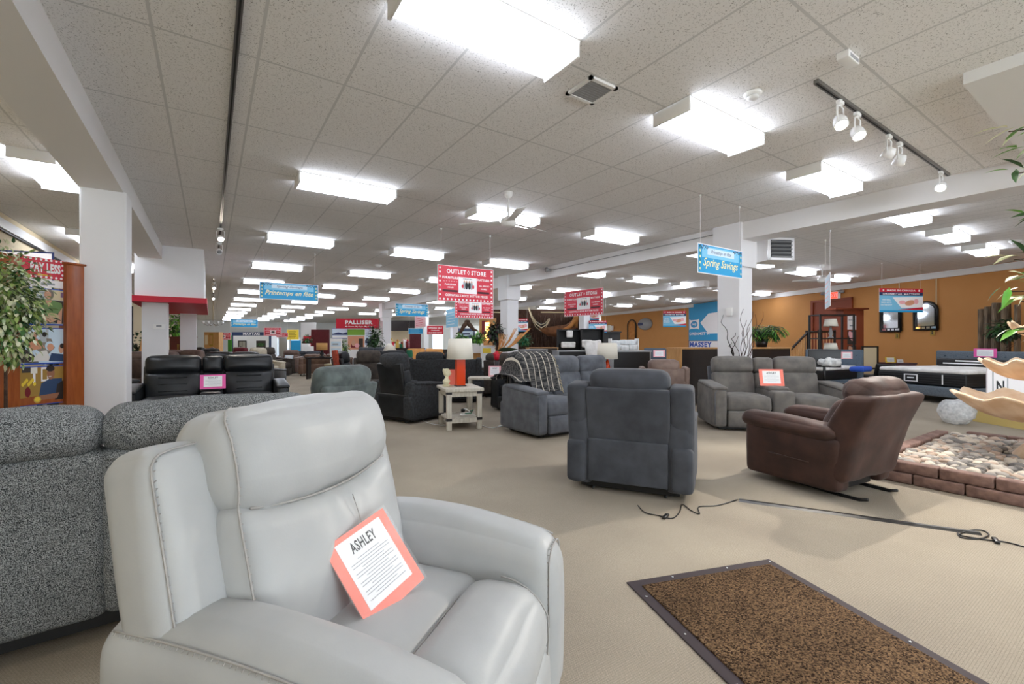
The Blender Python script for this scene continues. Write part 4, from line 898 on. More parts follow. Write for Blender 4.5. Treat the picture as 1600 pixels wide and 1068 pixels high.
def big_bed():
    ang = rad(-110.5); c = Vector((14.58-.936*1.0, 2.52+.35*1.0)); W, L = 1.75, 2.0; h = 1.06
    t = thing('bed', 'tufted grey bed frame and headboard carrying the large mattress at right', 'bed', (c.x, c.y, 0), ang)
    hb = MB().rbox((0, L/2+.08, h/2+.1), (W+.25, .1, h-.2), .03, 'fabric_headboard', (0, .01, 0), 4).build('headboard', t)
    for k in range(8):
        for q in (0, 1): MB(RX(rad(90))).lathe((-.8+.228*k, h-.12-.2*q, -(L/2+.08)+.055), [(.02, 0), (.016, .012), (.001, .018)], 'headboard_blue', 8).build('tuft_button', hb)
    MB().rbox((0, 0, .24), (W+.06, L+.1, .2), .03, 'fabric_headboard', n=3).build('bed_frame', t)
    for sx in (-1, 1):
        for sy in (-1, 1): MB().tube([(sx*(W/2-.10), sy*(L/2-.10), 0), (sx*(W/2-.08), sy*(L/2-.08), .16)], .03, 'oak', 8).build('leg', t)
    m = thing('mattress', 'large black sided mattress with white quilted top on the tufted bed', 'mattress', (c.x, c.y, 0), ang)
    MB().rbox((0, 0, .34+.15), (W*.98, L*.98, .29), .05, 'black', n=4).build('side_border', m)
    MB().rbox((0, 0, .655), (W*.97, L*.97, .09), .045, 'white_cloth', (0, 0, .02), 10, wr=.01, ws=5).build('quilted_top', m)
    q_ = MB()
    for k in range(5):
        z = .39+.05*k; q_.tube([(-W*.48, -L*.492, z), (W*.48, -L*.492, z)], .004, 'dark_grey', 4)
        for sx in (-1, 1): q_.tube([(sx*W*.492, -L*.48, z), (sx*W*.492, L*.48, z)], .004, 'dark_grey', 4)
    q_.build('quilting', m)
    y0 = -L*.496; lb = MB(); lb.rect(-.28, .41, .0, .57, 'card_paper', y0); lb.rect(-.25, .43, -.03, .55, 'black', y0-.002); lb.rect(-.21, .48, -.07, .505, 'card_paper', y0-.003); lb.build('label_patch', m); MB().rect(.45, .39, .475, .59, 'card_paper', y0-.002).build('side_tag', m)
    bo = MB(); bo.rbox((0, L*.36, .79), (1.5, .12, .18), .04, 'black', n=3); bo.rect(-.6, .76, .6, .785, 'card_paper', L*.36-.064); bo.rect(-.35, .82, .45, .85, 'card_paper', L*.36-.064)
    o = bo.build('bolster'); o.location = (c.x, c.y, 0); o.rotation_euler = (0, 0, ang); tag(o, 'long black bolster with white lettering at the head of the large mattress', 'bolster')
    v = Vector((math.cos(ang), math.sin(ang))); u = Vector((-math.sin(ang), math.cos(ang)))
    q = c+u*(L/2+.0)+v*.0
    card('pink price card leaning on top of the tufted headboard at right', (q.x, q.y, h-.14), ang, 0, 'card_pink', .42, .2, '')
big_bed()
bed('grey upholstered bed with pink card and black television by the shelf tower', 1258, 1346, 545, 12.2, 11.0, 1.5, 'headboard_blue', card_='grey bed by the shelf tower')
bed('small grey bed behind the dresser, left of the blue poster', 1006, 1047, 543, 15.5, 15.2, 1.6, 'headboard_blue', tuft=False, card_='small grey bed left of the blue poster', topmat='paper_wrap')
bed('dark grey bed at the foot of the blue poster', 1050, 1072, 544, 16.5, 16.2, 1.2, 'fabric_charcoal', tuft=False, card_='dark grey bed below the blue poster')
for px, pt, d, lb in ((1030, 545, 15.1, 'white price card on the small grey headboard by the dresser'), (1323, 548, 10.9, 'pink edged price card pinned to the grey headboard by the shelf tower')):
    x, y = G(px, d); card(lb, (x, y, Z(pt+12, d)), -YAW, 0, 'card_pale_pink', 18/FPX*d, 11/FPX*d, '')
x, y = G(1288, 9.6); t = thing('television', 'black flat television standing in front of the grey bed', 'television', (x, y, 0), rad(-48))
MB().rbox((0, 0, .92), (.62, .04, .38), .01, 'black_plastic', n=1).build('screen', t); MB().tube([(0, 0, .74), (0, 0, .40)], .03, 'black_plastic').build('stand', t); MB().box((-.3, -.25, 0), (.3, .25, .42), 'black').build('media_box', t)
x, y = G(1345, 10.2); o = MB().rbox((x, y, .66), (.5, .3, .12), .05, 'cobalt', n=2).build('pillow'); tag(o, 'bright blue pillow on the grey bed by the shelf tower', 'pillow')
o['label'] = 'bright blue pillow lying on the grey bed beside the shelf tower'
# etagere with lamps
x, y = G(1299, 12.4); t = thing('shelf_tower', 'open black metal shelf tower in front of the doorway', 'shelf', (x, y, 0), rad(-30)); H_ = Z(491, 12.4)
for sx in (-.48, .48):
    for sy in (-.2, .2): MB().box((sx-.02, sy-.02, 0), (sx+.02, sy+.02, H_), 'black_metal').build('post', t)
for z in (.3, Z(529, 12.4), H_-.03): MB().box((-.5, -.22, z), (.5, .22, z+.03), 'black_metal').build('shelf', t)
def table_lamp(label, x, y, z, sh_r, sh_h, base_h, mat='lamp_shade', bmat='grey_plastic', br=.05, prof=None, top=.8, rot=0, square=False):
    t = thing('table_lamp', label, 'lamp', (x, y, z), rot)
    if prof: MB().lathe((0, 0, 0), prof, bmat, 20).build('lamp_base', t)
    elif square:
        m = MB(); m.box((-br, -br, .015), (br, br, base_h), bmat); m.build('lamp_base', t); MB().box((-br-.015, -br-.015, 0), (br+.015, br+.015, .015), 'black_metal').build('foot', t)
    else: MB().lathe((0, 0, 0), [(br*1.3, 0), (br*1.3, .02), (br*.5, .05), (br, base_h*.4), (br*.6, base_h*.8), (br*.2, base_h)], bmat, 16).build('lamp_base', t)
    MB().tube([(0, 0, base_h-.02), (0, 0, base_h+sh_h*1.02)], .006, 'brass', 6).build('harp', t)
    MB().lathe((0, 0, base_h), [(sh_r, 0), (sh_r*top, sh_h), (sh_r*top-.004, sh_h), (sh_r-.004, 0), (sh_r, 0)], mat, 28).build('lamp_shade', t)
    return t
dd = 12.3; x, y = G(1298, dd); table_lamp('white shade lamp on the upper shelf of the black shelf tower', x, y, Z(529, dd)+.03, .17, .2, Z(509, dd)-Z(529, dd)-.03)
table_lamp('white shade lamp on the lower shelf of the black shelf tower', x, y, .33, .17, .19, Z(546, dd)-.33)
# photo cabinet
dd = 13.4; x, y = G(1334, dd); hz = Z(483, dd); W_ = .62
t = thing('display_cabinet', 'rust red display cabinet with three stacked photo prints by the doorway', 'display stand', (x, y, 0), rad(-31))
MB().box((-W_/2, 0, 0), (W_/2, .3, hz), 'door_red').build('case', t); MB().box((-W_*.95, -.05, hz), (W_*.7, .4, hz+.05), 'door_red').build('top', t)
f = MB(); hh = hz-.9
for k, (c0, c1) in enumerate((('poster_dark', 'skin'), ('poster_dark', 'card_pale_pink'), ('sign_white', 'ink_grey'))):
    z0 = .75+hh*k/3; f.rect(-W_*.32, z0, W_*.12, z0+hh/3-.03, c0, -.003)
    if k < 2: f.ell(-.08, z0+hh/6+.03, .07, .16, c1, -.005, .4); f.ell(-.05, z0+hh/3*.7, .05, .06, c1, -.006)
    else: f.text('* * * *', -.06, z0+hh/3*.65, .05, 'ink', -.005, w=.2); f.rect(-.13, z0+.1, 0.02, z0+.14, 'ink_grey', -.005)
f.build('printed_face', t)
# folding screen, railing, chair, papers
dd = 13.0; x, y = G(1360, dd); t = thing('folding_screen', 'small dark framed floor screen with pale panel at the orange wall', 'screen', (x, y, 0), rad(-34)); hz = Z(540, dd)
m = MB(); w2 = .24
for a, b in (((-w2, 0), (-w2+.05, hz)), ((w2-.05, 0), (w2, hz)), ((-w2, hz-.04), (w2, hz)), ((-w2, .1), (w2, .16)), ((-w2, hz*.42), (w2, hz*.46))): m.box((a[0], 0, a[1]), (b[0], .03, b[1]), 'espresso')
m.build('frame', t); MB().box((-w2+.05, .01, .16), (w2-.05, .02, hz-.04), 'cream_wall').build('panel', t)
t = thing('stair_railing', 'dark stair railing with thin balusters in front of the orange wall', 'railing', (0, 0, 0))
R0 = Vector((*G(1232, 14.0), Z(549, 14))); R1 = Vector((*G(1262, 14.4), Z(518, 14.4))); R2 = Vector((*G(1306, 15.0), Z(517, 15)))
MB().tube([R0, R1, R2], .035, 'espresso', 6).build('handrail', t)
for p in (R0, R1, R2, Vector((*G(1281, 14.7), Z(517, 14.7)))): MB().box((p.x-.05, p.y-.05, 0), (p.x+.05, p.y+.05, p.z+.05), 'espresso').build('post', t)
for k in range(1, 12):
    p = R0.lerp(R1, k/12); MB().tube([(p.x, p.y, .0), (p.x, p.y, p.z)], .014, 'oak', 5).build('baluster', t)
for k in range(1, 9):
    p = R1.lerp(R2, k/9); MB().tube([(p.x, p.y, .0), (p.x, p.y, p.z)], .014, 'oak', 5).build('baluster', t)
x, y = G(1369, 11.2); t = thing('armchair', 'small black shell chair beside the burgundy sideboard', 'chair', (x, y, 0), rad(150))
MB().rbox((0, 0, .42), (.5, .5, .08), .035, 'black', n=4).build('seat', t); MB(RX(rad(-15), (0, .2, .4))).rbox((0, .24, .58), (.5, .06, .36), .03, 'black', n=5, fn=lambda x, y, z: (x, y-.9*x*x, z)).build('backrest', t)
for sx in (-1, 1):
    for sy in (-1, 1): MB().tube([(sx*.18, sy*.18, .4), (sx*.24, sy*.24, 0)], .012, 'black_metal', 6).build('leg', t)
dd = 13.2; x, y = G(1392, dd); card('yellow topped notice card on the burgundy sideboard', (x, y, Z(566, dd)), -YAW, rad(-8), 'yellow', .3, .17, ''); x, y = G(1406, dd); card('small white notice card right of the yellow one on the sideboard', (x+.05, y, Z(566, dd)), -YAW, rad(-8), 'card_paper', .18, .1, '')
# weathered timber boards and dark plants at far right
for k, (px, pt, ww) in enumerate(((1538, 482, .20), (1548, 478, .22), (1560, 472, .26), (1572, 473, .25), (1590, 475, .24))):
    dd = 11.7-.15*k; x, y = G(px, dd); h = Z(pt, dd); m = MB(RZ(-YAW+.2*k-.3))
    m.rbox((0, 0, h/2), (ww*1.3, .06, h), .02, 'old_timber', n=6, cs=1, wr=.015, ws=5); o = m.build('timber_board', None, (x, y, 0)); tag(o, 'rough weathered timber board standing upright behind the tufted bed', 'board', 'weathered timber boards behind the bed')
# boxes and bag by the stone bed
t = thing('plastic_bag', 'crumpled clear plastic bag lying on the carpet behind the stone bed', 'bag', (*G(1494, 7.0), 0), 0)
x, y = 0, 0; MB().rbox((0, 0, .19), (.42, .4, .36), .16, 'plastic_wrap', (.02, .02, .02), 9, cs=3, wr=.03, ws=9).build('bag_body', t)
a = Vector(G(1508, 6.4)); an = rad(-38)
t = thing('box_spring', 'black bed base resting on a pale yellow base behind the fountain', 'bed base', (*(Vector(P(1520, 657))+Vector((-.557, -.83))*.95+Vector((.83, -.557))*.5), 0), rad(56.2))
MB().rbox((.05, .0, .30), (2.0, 1.0, .18), .02, 'black', n=2).build('black_base', t); MB().box((-.95, -.48, 0), (.95, .5, .205), 'kraft').build('yellow_base', t)
t = thing('notice_board', 'white notice board with large black letter N behind the fountain bowls', 'sign', (*G(1595, 6.1), .55), rad(-38))
MB().box((-.42, 0, .0), (.5, .02, .36), 'sign_white').build('board', t)
f = MB(); f.rect(-.36, .03, -.16, .34, 'grey_plastic', -.002); f.rect(-.345, .045, -.175, .325, 'sign_white', -.003); f.text('N', -.26, .12, .15, 'ink', -.004, bold=.03, w=.1); f.text('OFFER', .12, .325, .045, 'sign_red', -.002, w=.3, bold=.03); f.build('printed_face', t)
# column fittings, branches and palm
t = thing('thermostat', 'small white plug box with a dark twig hanging on the right column', 'socket', (7.64, 4.48, Z(487, 8.1)), rad(-90))
MB().box((-.05, -.03, -.07), (.05, .0, .07), 'white').build('case', t)
# ------------------------------------------------------------------ plants
def leaf(m, p, d, up, L, W, mat, bend=.25):
    d = d.normalized(); s = d.cross(up)
    if s.length < 1e-4: s = Vector((1, 0, 0))
    s.normalize(); n = s.cross(d); q = []
    for t_, w_ in ((0, .05), (.3, 1), (.65, .8), (1, .02)):
        c = p+d*(L*t_)-n*(bend*L*t_*t_); q.append((c-s*W*w_/2+n*W*.12*w_, c, c+s*W*w_/2+n*W*.12*w_))
    vs = [tuple(v) for r in q for v in r]; fs = []
    for i in range(3):
        for k in range(2): fs.append((i*3+k, i*3+k+1, i*3+k+4, i*3+k+3))
    m.add(vs, fs, mat, True)
def rv(): 
    while True:
        v = Vector((random.uniform(-1, 1), random.uniform(-1, 1), random.uniform(-1, 1)))
        if .05 < v.length < 1: return v
def crown(c, R, n, L, W, mats, droop=.5, shell=.45):
    m = MB(); c = Vector(c)
    lumps = [Vector((a.x*R[0]*.6, a.y*R[1]*.6, a.z*R[2]*.6)) for a in [rv() for _ in range(9)]]
    for i in range(n):
        v = rv(); v = v.normalized()*(shell+(1-shell)*random.random())
        if i % 2: o = random.choice(lumps)+Vector((v.x*R[0], v.y*R[1], v.z*R[2]))*.42
        else: o = Vector((v.x*R[0], v.y*R[1], v.z*R[2]))
        d = (v.normalized()+rv()*.7-Vector((0, 0, droop))).normalized()
        leaf(m, c+o, d, Vector((0, 0, 1))+rv()*.4, L*random.uniform(.7, 1.2), W*random.uniform(.8, 1.2), random.choice(mats))
    return m
def tree(name, label, x, y, z0, zc, R, n, L, W, mats, trunk=True, pot=None, cat='plant', group=None, stems=1, shell=.45):
    t = thing(name, label, cat, (x, y, z0), random.uniform(0, 6), group)
    crown((0, 0, zc-z0), R, n, L, W, mats, shell=shell).build('foliage', t)
    if trunk:
        for k in range(stems):
            a = 2.1*k; m = MB(); m.tube([(0, 0, .02), (.03*math.cos(a), .03*math.sin(a), (zc-z0)*.4), (.06*math.cos(a)*stems, .06*math.sin(a)*stems, zc-z0+R[2]*.2)], [.018, .014, .008], 'bark', 6)
            for q in range(5):
                an = q*1.3+a; b = Vector((0, 0, (zc-z0)*.7+.05*q)); m.tube([b, b+Vector((math.cos(an)*R[0]*.6, math.sin(an)*R[1]*.6, R[2]*.5))], [.008, .003], 'bark', 4)
            m.build('trunk', t)
    if pot: MB().lathe((0, 0, 0), [(pot*.7, 0), (pot, pot*1.5), (pot*.92, pot*1.5), (pot*.85, pot*1.35), (.001, pot*1.35)], 'dark_grey', 16).build('pot', t)
    return t
x, y = G(10, 4.15); tree('variegated_ficus', 'pale variegated leafy tree in front of the framed poster at far left', x, y, 0, 1.62, (.36, .30, .62), 2600, .06, .03, ['leaf_variegated', 'leaf_green', 'leaf_light', 'leaf_light', 'leaf_cream'], pot=.14, shell=.2, cat='tree')
x, y = G(146, 9.0); tree('potted_ficus', 'dark green leafy tree between the framed poster and the white column', x, y, 0, Z(505, 9), (.42, .42, .62), 900, .12, .06, ['leaf_dark', 'leaf_green', 'leaf_green'], pot=.16, cat='tree')
x, y = G(214, 14.5); tree('potted_ficus', 'dark green plant in the side aisle beyond the white column', x, y, 0, Z(540, 14.5), (.3, .3, .5), 200, .14, .07, ['leaf_dark', 'leaf_green'], pot=.15)
x, y = G(276, 15.5); tree('tall_plant', 'tall bright leafed plant standing behind the red banded bulkhead', x, y, 0, Z(510, 15.5), (.35, .3, .55), 260, .16, .08, ['leaf_light', 'leaf_green', 'leaf_lime'], pot=.15)
# right edge: variegated tree, trunk just outside the picture
def branch_tree():
    t = thing('variegated_tree', 'tree with glossy white edged leaves reaching in at the right edge', 'tree', (5.35, -.62, 0), 0)
    x0, y0 = 5.35, -.62
    m = MB(); m.tube([(0, 0, 0), (.03, 0, 1.0), (0, .02, 1.9), (.02, 0, 2.6)], [.035, .03, .02, .01], 'bark', 8); 
    fo = MB()
    for py, px, k in ((205, 1572, 0), (270, 1585, 1), (405, 1580, 2), (455, 1575, 3), (470, 1592, 4), (520, 1588, 5), (340, 1612, 6), (235, 1598, 7), (436, 1600, 8)):
        d = 3.05+.12*(k % 3); tip = Vector((*G(px+4, d), Z(py, d)))-Vector((x0, y0, 0)); b = Vector((0, 0, tip.z-.12)); m.tube([b, (b+tip)/2+Vector((0, 0, .06)), tip], [.012, .008, .004], 'bark', 5)
        for q in range(26):
            pnt = b.lerp(tip, .35+.68*q/25)+Vector((0, 0, .03)); dr = (tip-b).normalized()*.8+rv()*.9-Vector((0, 0, .15))
            leaf(fo, pnt, dr, Vector((0, 0, 1))+rv()*.5, random.uniform(.10, .17), random.uniform(.04, .058), random.choice(['leaf_variegated', 'leaf_lime', 'leaf_green', 'leaf_cream', 'leaf_cream']))
    m.build('trunk', t); fo.build('foliage', t)
    MB().lathe((0, 0, 0), [(.16, 0), (.2, .3), (.18, .3), (.16, .27), (.001, .27)], 'dark_grey', 18).build('pot', t)
branch_tree()
# dark plant with black vase near the timber boards
x, y = G(1572, 10.6); tree('potted_plant', 'dark green leafy plant in a silver stand before the timber boards', x, y, 0, Z(515, 10.6), (.34, .34, .26), 420, .12, .06, ['leaf_dark', 'leaf_dark', 'leaf_green'], pot=.12)
# palm in front of the blue poster, curly branches
def palm(name, label, x, y, z0, h, spread, n, mats, frond=9):
    t = thing(name, label, 'plant', (x, y, z0), 0); m = MB(); s_ = MB()
    for k in range(n):
        an = k*2.4; el = random.uniform(.5, 1.0); pts = []
        for q in range(frond+1):
            u = q/frond; r = spread*u*el; zz = h*(.25+.75*math.sin(u*math.pi*.62)*el*.9)-.25*h*u*u; pts.append(Vector((math.cos(an)*r, math.sin(an)*r, zz)))
        s_.tube([(0, 0, .05)]+[tuple(p) for p in pts], .006, 'leaf_green', 4)
        for q in range(1, frond+1):
            for sd in (-1, 1):
                d = (pts[q]-pts[q-1]).normalized(); sidev = d.cross(Vector((0, 0, 1))).normalized()*sd
                leaf(m, pts[q], d*.7+sidev, Vector((0, 0, 1)), spread*.28, spread*.045, random.choice(mats), .4)
    m.build('foliage', t); s_.build('stems', t); MB().lathe((0, 0, 0), [(.1, 0), (.14, .2), (.12, .2), (.001, .18)], 'espresso', 14).build('pot', t)
x, y = G(1190, 9.9); palm('palm_plant', 'bushy green palm on the oak edged cabinet beside the column', x, y, Z(543, 9.55)+.0, .62, .50, 70, ['leaf_green', 'leaf_green', 'leaf_lime'])
def twigs(label, bx, by, bz, tips, mat='branch_red', vase=True):
    t = thing('curly_branches', label, 'branches', (0, 0, 0))
    for tx, ty, tz in tips:
        a = Vector((bx, by, bz)); b = Vector((tx, ty, tz)); pts = []
        for k in range(15):
            u = k/14; s_ = .035*math.sin(u*15+tx*9)*u; pts.append(a.lerp(b, u)+Vector((s_, -s_*.6, .01*math.sin(u*20))))
        MB().tube(pts, [.009*(1-.6*k/14) for k in range(15)], mat, 6).build('branch', t)
    return t
bz = .7; d = 7.6; b0 = (*G(1158, d), .62)
tips = [(*G(px, d+.1*((i*7) % 3)), Z(py, d)) for i, (px, py) in enumerate(((1160, 483), (1174, 486), (1183, 490), (1192, 487), (1168, 510), (1150, 525), (1182, 520), (1163, 500)))]
t = twigs('dark red curly branches standing behind the grey loveseat by the column', *b0, tips)
MB().lathe((b0[0], b0[1], 0), [(.1, 0), (.13, .3), (.08, .6), (.1, .68), (.08, .68), (.06, .6), (.001, .55)], 'espresso', 16).build('vase', t)
twigs('two dark twigs leaning from the white box down the column', *G(1146, 7.3), 1.02, [(*G(1127, 7.25), Z(492, 7.25)), (*G(1146, 7.2), Z(520, 7.2)), (*G(1140, 7.2), Z(535, 7.2))], 'black_plastic')
# dried arrangement
t = thing('dried_arrangement', 'dried grass and broad leaf arrangement tied with red ribbon behind the throw', 'arrangement', (*G(776, 9.0), .9), 0)
x, y = 0, 0
R_ = Rt
for px, py, w_ in ((783, 520, .05), (790, 522, .05), (806, 512, .03), (815, 520, .025), (822, 518, .02), (828, 512, .02)):
    tip = Vector((*G(px, 9.0), Z(py, 9.0)))-Vector((*G(776, 9.0), .9))
    m = MB()
    for q in range(4): m.tube([(0, 0, .1), tip*.6+R_*.01*q, tip+R_*(.03*(q-1.5))*(w_*20)], [.004, .008, .004], 'dried_grass', 5)
    m.build('grass_plume', t)
m = MB(); tip = Vector((*G(806, 8.9), Z(544, 8.9)))-Vector((*G(776, 9.0), .9)); leaf(m, Vector((0, 0, .2)), tip-Vector((0, 0, .2)), Vector((0, 1, .2)), .45, .1, 'leaf_dark', .1); m.build('broad_leaf', t)
m = MB(); m.lathe((0, 0, 0), [(.001, 0), (.05, .02), (.06, .1), (.03, .18), (.001, .2)], 'red', 12)
for sx in (-1, 1): m.lathe((sx*.05, 0, .13), [(.001, -.03), (.04, 0), (.001, .04)], 'red', 10)
m.build('ribbon_bow', t); MB().lathe((0, 0, -.9), [(.1, 0), (.12, .05), (.03, .2), (.03, .7), (.06, .9), (.001, .9)], 'espresso', 14).build('stand', t)
# plants around the middle columns
x, y = G(773, 12.9); tree('dark_bush_plant', 'round dark plum leafed plant in front of the middle column', x, y, 0, Z(519, 12.9), (.31, .31, .30), 700, .1, .055, ['leaf_plum', 'leaf_dark', 'leaf_dark'], pot=.2)
x, y = G(818, 13.4); tree('green_bush_plant', 'small round green plant right of the middle column', x, y, 0, Z(530, 13.4), (.24, .24, .2), 350, .1, .05, ['leaf_green', 'teal', 'leaf_green'], pot=.15)
for px, d, lb, bxw, pt, pb, lab2 in ((722, 15.0, 'bright green fern in a pot, left one above the white lamp', .0, 0, 0, ''), (745, 14.0, 'bright green fern in a white box planter right of the white lamp', .3, 0, 0, '')):
    x, y = G(px, d); zz = Z(536, d); t = tree('fern_plant', lb, x, y, zz, zz+.17, (.24, .22, .13), 260, .16, .05, ['leaf_lime', 'leaf_green', 'leaf_lime'], trunk=False)
    MB().rbox((0, 0, -.14), (.34, .34, .3), .01, 'sign_white' if px > 730 else 'white', n=1).build('planter_box', t)
for px, d, c_, w_, pt, lb in ((744, 14.1, 'oak', .5, 545, 'small oak cabinet under the white planter of the green fern'), (722, 15.1, 'espresso', .5, 543, 'small dark cabinet under the left green fern'), (762, 13.4, 'white', .42, 539, 'white cabinet with yellow note left of the dark plum plant')):
    x, y = G(px, d); h = Z(pt, d); t = thing('side_cabinet', lb, 'cabinet', (x, y, 0), -YAW); MB().box((-w_/2, 0, .05), (w_/2, .4, h-.03), c_).build('body', t); MB().box((-w_/2-.02, -.02, h-.03), (w_/2+.02, .42, h), c_).build('top', t)
    MB().box((-w_/2+.03, -.015, .12), (w_/2-.03, 0, h-.08), c_).build('door', t)
    if c_ == 'white': MB().rect(-.14, h-.22, .1, h-.08, 'yellow', -.018).build('note', t)

# ------------------------------------------------------------------ fountain and stone bed
fx_, fy_ = 6.70, .75
t = thing('fountain', 'three tiered pale stone fountain with scalloped shell bowls at the right', 'fountain', (fx_, fy_, 0))
def bowl(z, R, dep, nm):
    def sc(a, r, zz): return 1+(.055*math.cos(a*11)+.03*math.cos(a*5+1))*min(1, r/R)
    m = MB(); pr = []
    for k in range(9):
        u = k/8; pr.append((R*(.16+.84*u**.75), z-dep*(1-u**1.8)))
    pr += [(R*1.02, z+.012), (R*.99, z+.03), (R*.93, z+.02)]
    for k in range(6):
        u = 1-k/5; pr.append((R*(.9*u+.001), z-dep*.62*(1-u**2)))
    vs = len(m.v); m.lathe((0, 0, 0), pr, 'sandstone', 66, scal=sc)
    for i, v in enumerate(m.v):
        a = math.atan2(v.y, v.x); r = math.hypot(v.x, v.y); v.z += .03*(r/R)**2*math.cos(a*11)
    m.build(nm, t)
bowl(.71, .64, .22, 'large_bowl'); bowl(1.05, .44, .16, 'middle_bowl'); bowl(1.42, .24, .10, 'top_bowl')
MB().lathe((0, 0, 0), [(.20, .1), (.21, .16), (.17, .22), (.11, .30), (.09, .40), (.12, .50), (.16, .58)], 'sandstone', 24, scal=lambda a, r, z: 1+.05*math.cos(a*8)).build('pedestal', t)
MB().lathe((0, 0, 0), [(.10, .62), (.07, .75), (.09, .85), (.10, .97)], 'sandstone', 20).build('middle_stem', t)
MB().lathe((0, 0, 0), [(.06, .98), (.045, 1.1), (.05, 1.2), (.06, 1.36)], 'sandstone', 20).build('upper_stem', t)
MB().lathe((0, 0, 1.36), [(.04, 0), (.06, .06), (.02, .16), (.001, .2)], 'sandstone', 14).build('finial', t)
BX0, BX1, BY0, BY1 = 5.16, 7.72, -1.1, 1.74
blk = None; BL = .335
def blockmesh(L, sd):
    m = MB(); m.rbox((0, 0, 0), (L-.008, .115, .092), .012, 'brick_paver', n=4, cs=1, wr=.003, ws=14); 
    return m
proto_b = blockmesh(BL, 1).build('landscape_block'); first = True
def place_block(x, y, z, rot, label, sc=1):
    global first
    if first: o = proto_b; first = False
    else: o = proto_b.copy(); C.objects.link(o)
    o.location = (x, y, z); o.rotation_euler = (0, 0, rot); o.scale = (sc, 1, 1)
    tag(o, label, 'paving block', 'paving blocks edging the stone bed')
for course in (0, 1):
    z = .047+.094*course; off = BL*.5*course; nm = 'top course' if course else 'bottom course'
    ins = .02*course
    lbF = 'reddish brown paving block, %s, in the bed front edge' % nm
    y = BY1-.06-(BL/2 if not course else BL)
    if course: place_block(BX0+.06+ins, BY1-.06-BL/4, z, rad(90), lbF, .5)
    while y > BY0:
        place_block(BX0+.06+ins, y, z, rad(90), lbF); y -= BL
    x = BX0+.12+BL/2+off
    while x < BX1-.12:
        place_block(x+ins, BY1-.06-ins, z, 0, 'reddish brown paving block, %s, in the bed left edge' % nm); x += BL
    y = BY1-.18-BL/2-off*.5
    while y > BY0:
        place_block(BX1-.06-ins, y, z, rad(90), 'reddish brown paving block, %s, in the bed back edge' % nm); y -= BL
# pebbles
pm = []
for k in range(5):
    m = MB(); random.seed(30+k); m.rbox((0, 0, 0), (.08, .066, .048), .023, 'pebble_'+'abcde'[k], n=2, cs=2, wr=.006, ws=24); o = m.build('pebble'); pm.append(o)
cnt = 0; random.seed(5); pos = []
cand = []
gx = BX0+.19
while gx < BX1-.16:
    gy = BY1-.2
    while gy > BY0+.4:
        cand.append((gx+random.uniform(-.025, .025), gy+random.uniform(-.025, .025))); gy -= .078
    gx += .078
def vis(c):
    v = Vector((c[0], c[1], 0)); d = v.dot(Fd); px = HX+FPX*v.dot(Rt)/d; return px < 1625
cand = [c for c in cand if (c[0]-fx_)**2+(c[1]-fy_)**2 > .26**2]
seen = sorted([c for c in cand if vis(c)], key=lambda c: Vector((c[0], c[1], 0)).dot(Fd))
pl_ = seen[:300]; rest = seen[300:]+[c for c in cand if not vis(c)]
for i, c in enumerate(pl_):
    src = pm[random.randrange(5)] if i >= 5 else pm[i]
    o = src if i < 5 else src.copy()
    if i >= 5: C.objects.link(o)
    o.location = (c[0], c[1], .145+random.uniform(-.006, .012)); o.rotation_euler = (random.uniform(-.3, .3), random.uniform(-.3, .3), random.uniform(0, 6)); q = random.uniform(.8, 1.35); o.scale = (q, q, q)
    tag(o, 'smooth river pebble lying in the block edged bed under the fountain', 'pebble', 'river pebbles in the stone bed')
m = MB()
def peb(c, z, q):
    M = T(c[0], c[1], z) @ Matrix.Rotation(random.uniform(0, 6), 4, 'Z') @ Matrix.Rotation(random.uniform(-.3, .3), 4, 'X')
    m.rbox((0, 0, 0), (.08*q, .066*q, .046*q), .022*q, 'pebble_'+random.choice('abcde'), n=1, cs=2, M=M)
for c in rest: peb(c, .145+random.uniform(-.006, .012), random.uniform(.8, 1.35))
for c in cand: peb((c[0]+random.uniform(.03, .05), c[1]+random.uniform(.03, .05)), .122, random.uniform(.8, 1.3))
o = m.build('pebble_bed'); o['kind'] = 'stuff'; tag(o, 'bed of grey and tan river pebbles filling the block border around the fountain', 'pebbles')
tag(MB().box((BX0+.12, BY0, 0.001), (BX1-.12, BY1-.12, .10), 'soil').build('bed_filling'), 'dark filling beneath the pebbles of the stone bed', 'gravel base')
# ------------------------------------------------------------------ side table group
tx0, ty0 = 3.14, 6.12
def end_table(x, y, rot, label, w=.52, d=.66, h=.60):
    t = thing('side_table', label, 'table', (x, y, 0), rot)
    MB().rbox((0, 0, h-.025), (w+.05, d+.05, .05), .008, 'whitewash', n=1, cs=1).build('tabletop', t)
    MB().rbox((0, 0, .14), (w-.05, d-.05, .035), .006, 'whitewash', n=1, cs=1).build('lower_shelf', t)
    for sx in (-1, 1):
        for sy in (-1, 1):
            l = MB().rbox((sx*(w/2-.035), sy*(d/2-.035), (h-.05)/2), (.07, .07, h-.05), .005, 'whitewash', n=1, cs=1).build('leg', t)
            for z in (.13, h-.085): MB().box((sx*(w/2-.035)-.038, sy*(d/2-.035)-.038, z), (sx*(w/2-.035)+.038, sy*(d/2-.035)+.038, z+.04), 'espresso').build('corner_strap', l)
    for sy in (-1, 1):
        MB().box((-w/2+.06, sy*(d/2-.035)-.02, h-.12), (w/2-.06, sy*(d/2-.035)+.02, h-.05), 'whitewash').build('rail', t)
        MB().box((-w/2+.06, sy*(d/2-.035)-.02, .1), (w/2-.06, sy*(d/2-.035)+.02, .16), 'whitewash').build('rail', t)
    for sx in (-1, 1): MB().box((sx*(w/2-.035)-.02, -d/2+.06, h-.12), (sx*(w/2-.035)+.02, d/2-.06, h-.05), 'whitewash').build('rail', t)
    return t
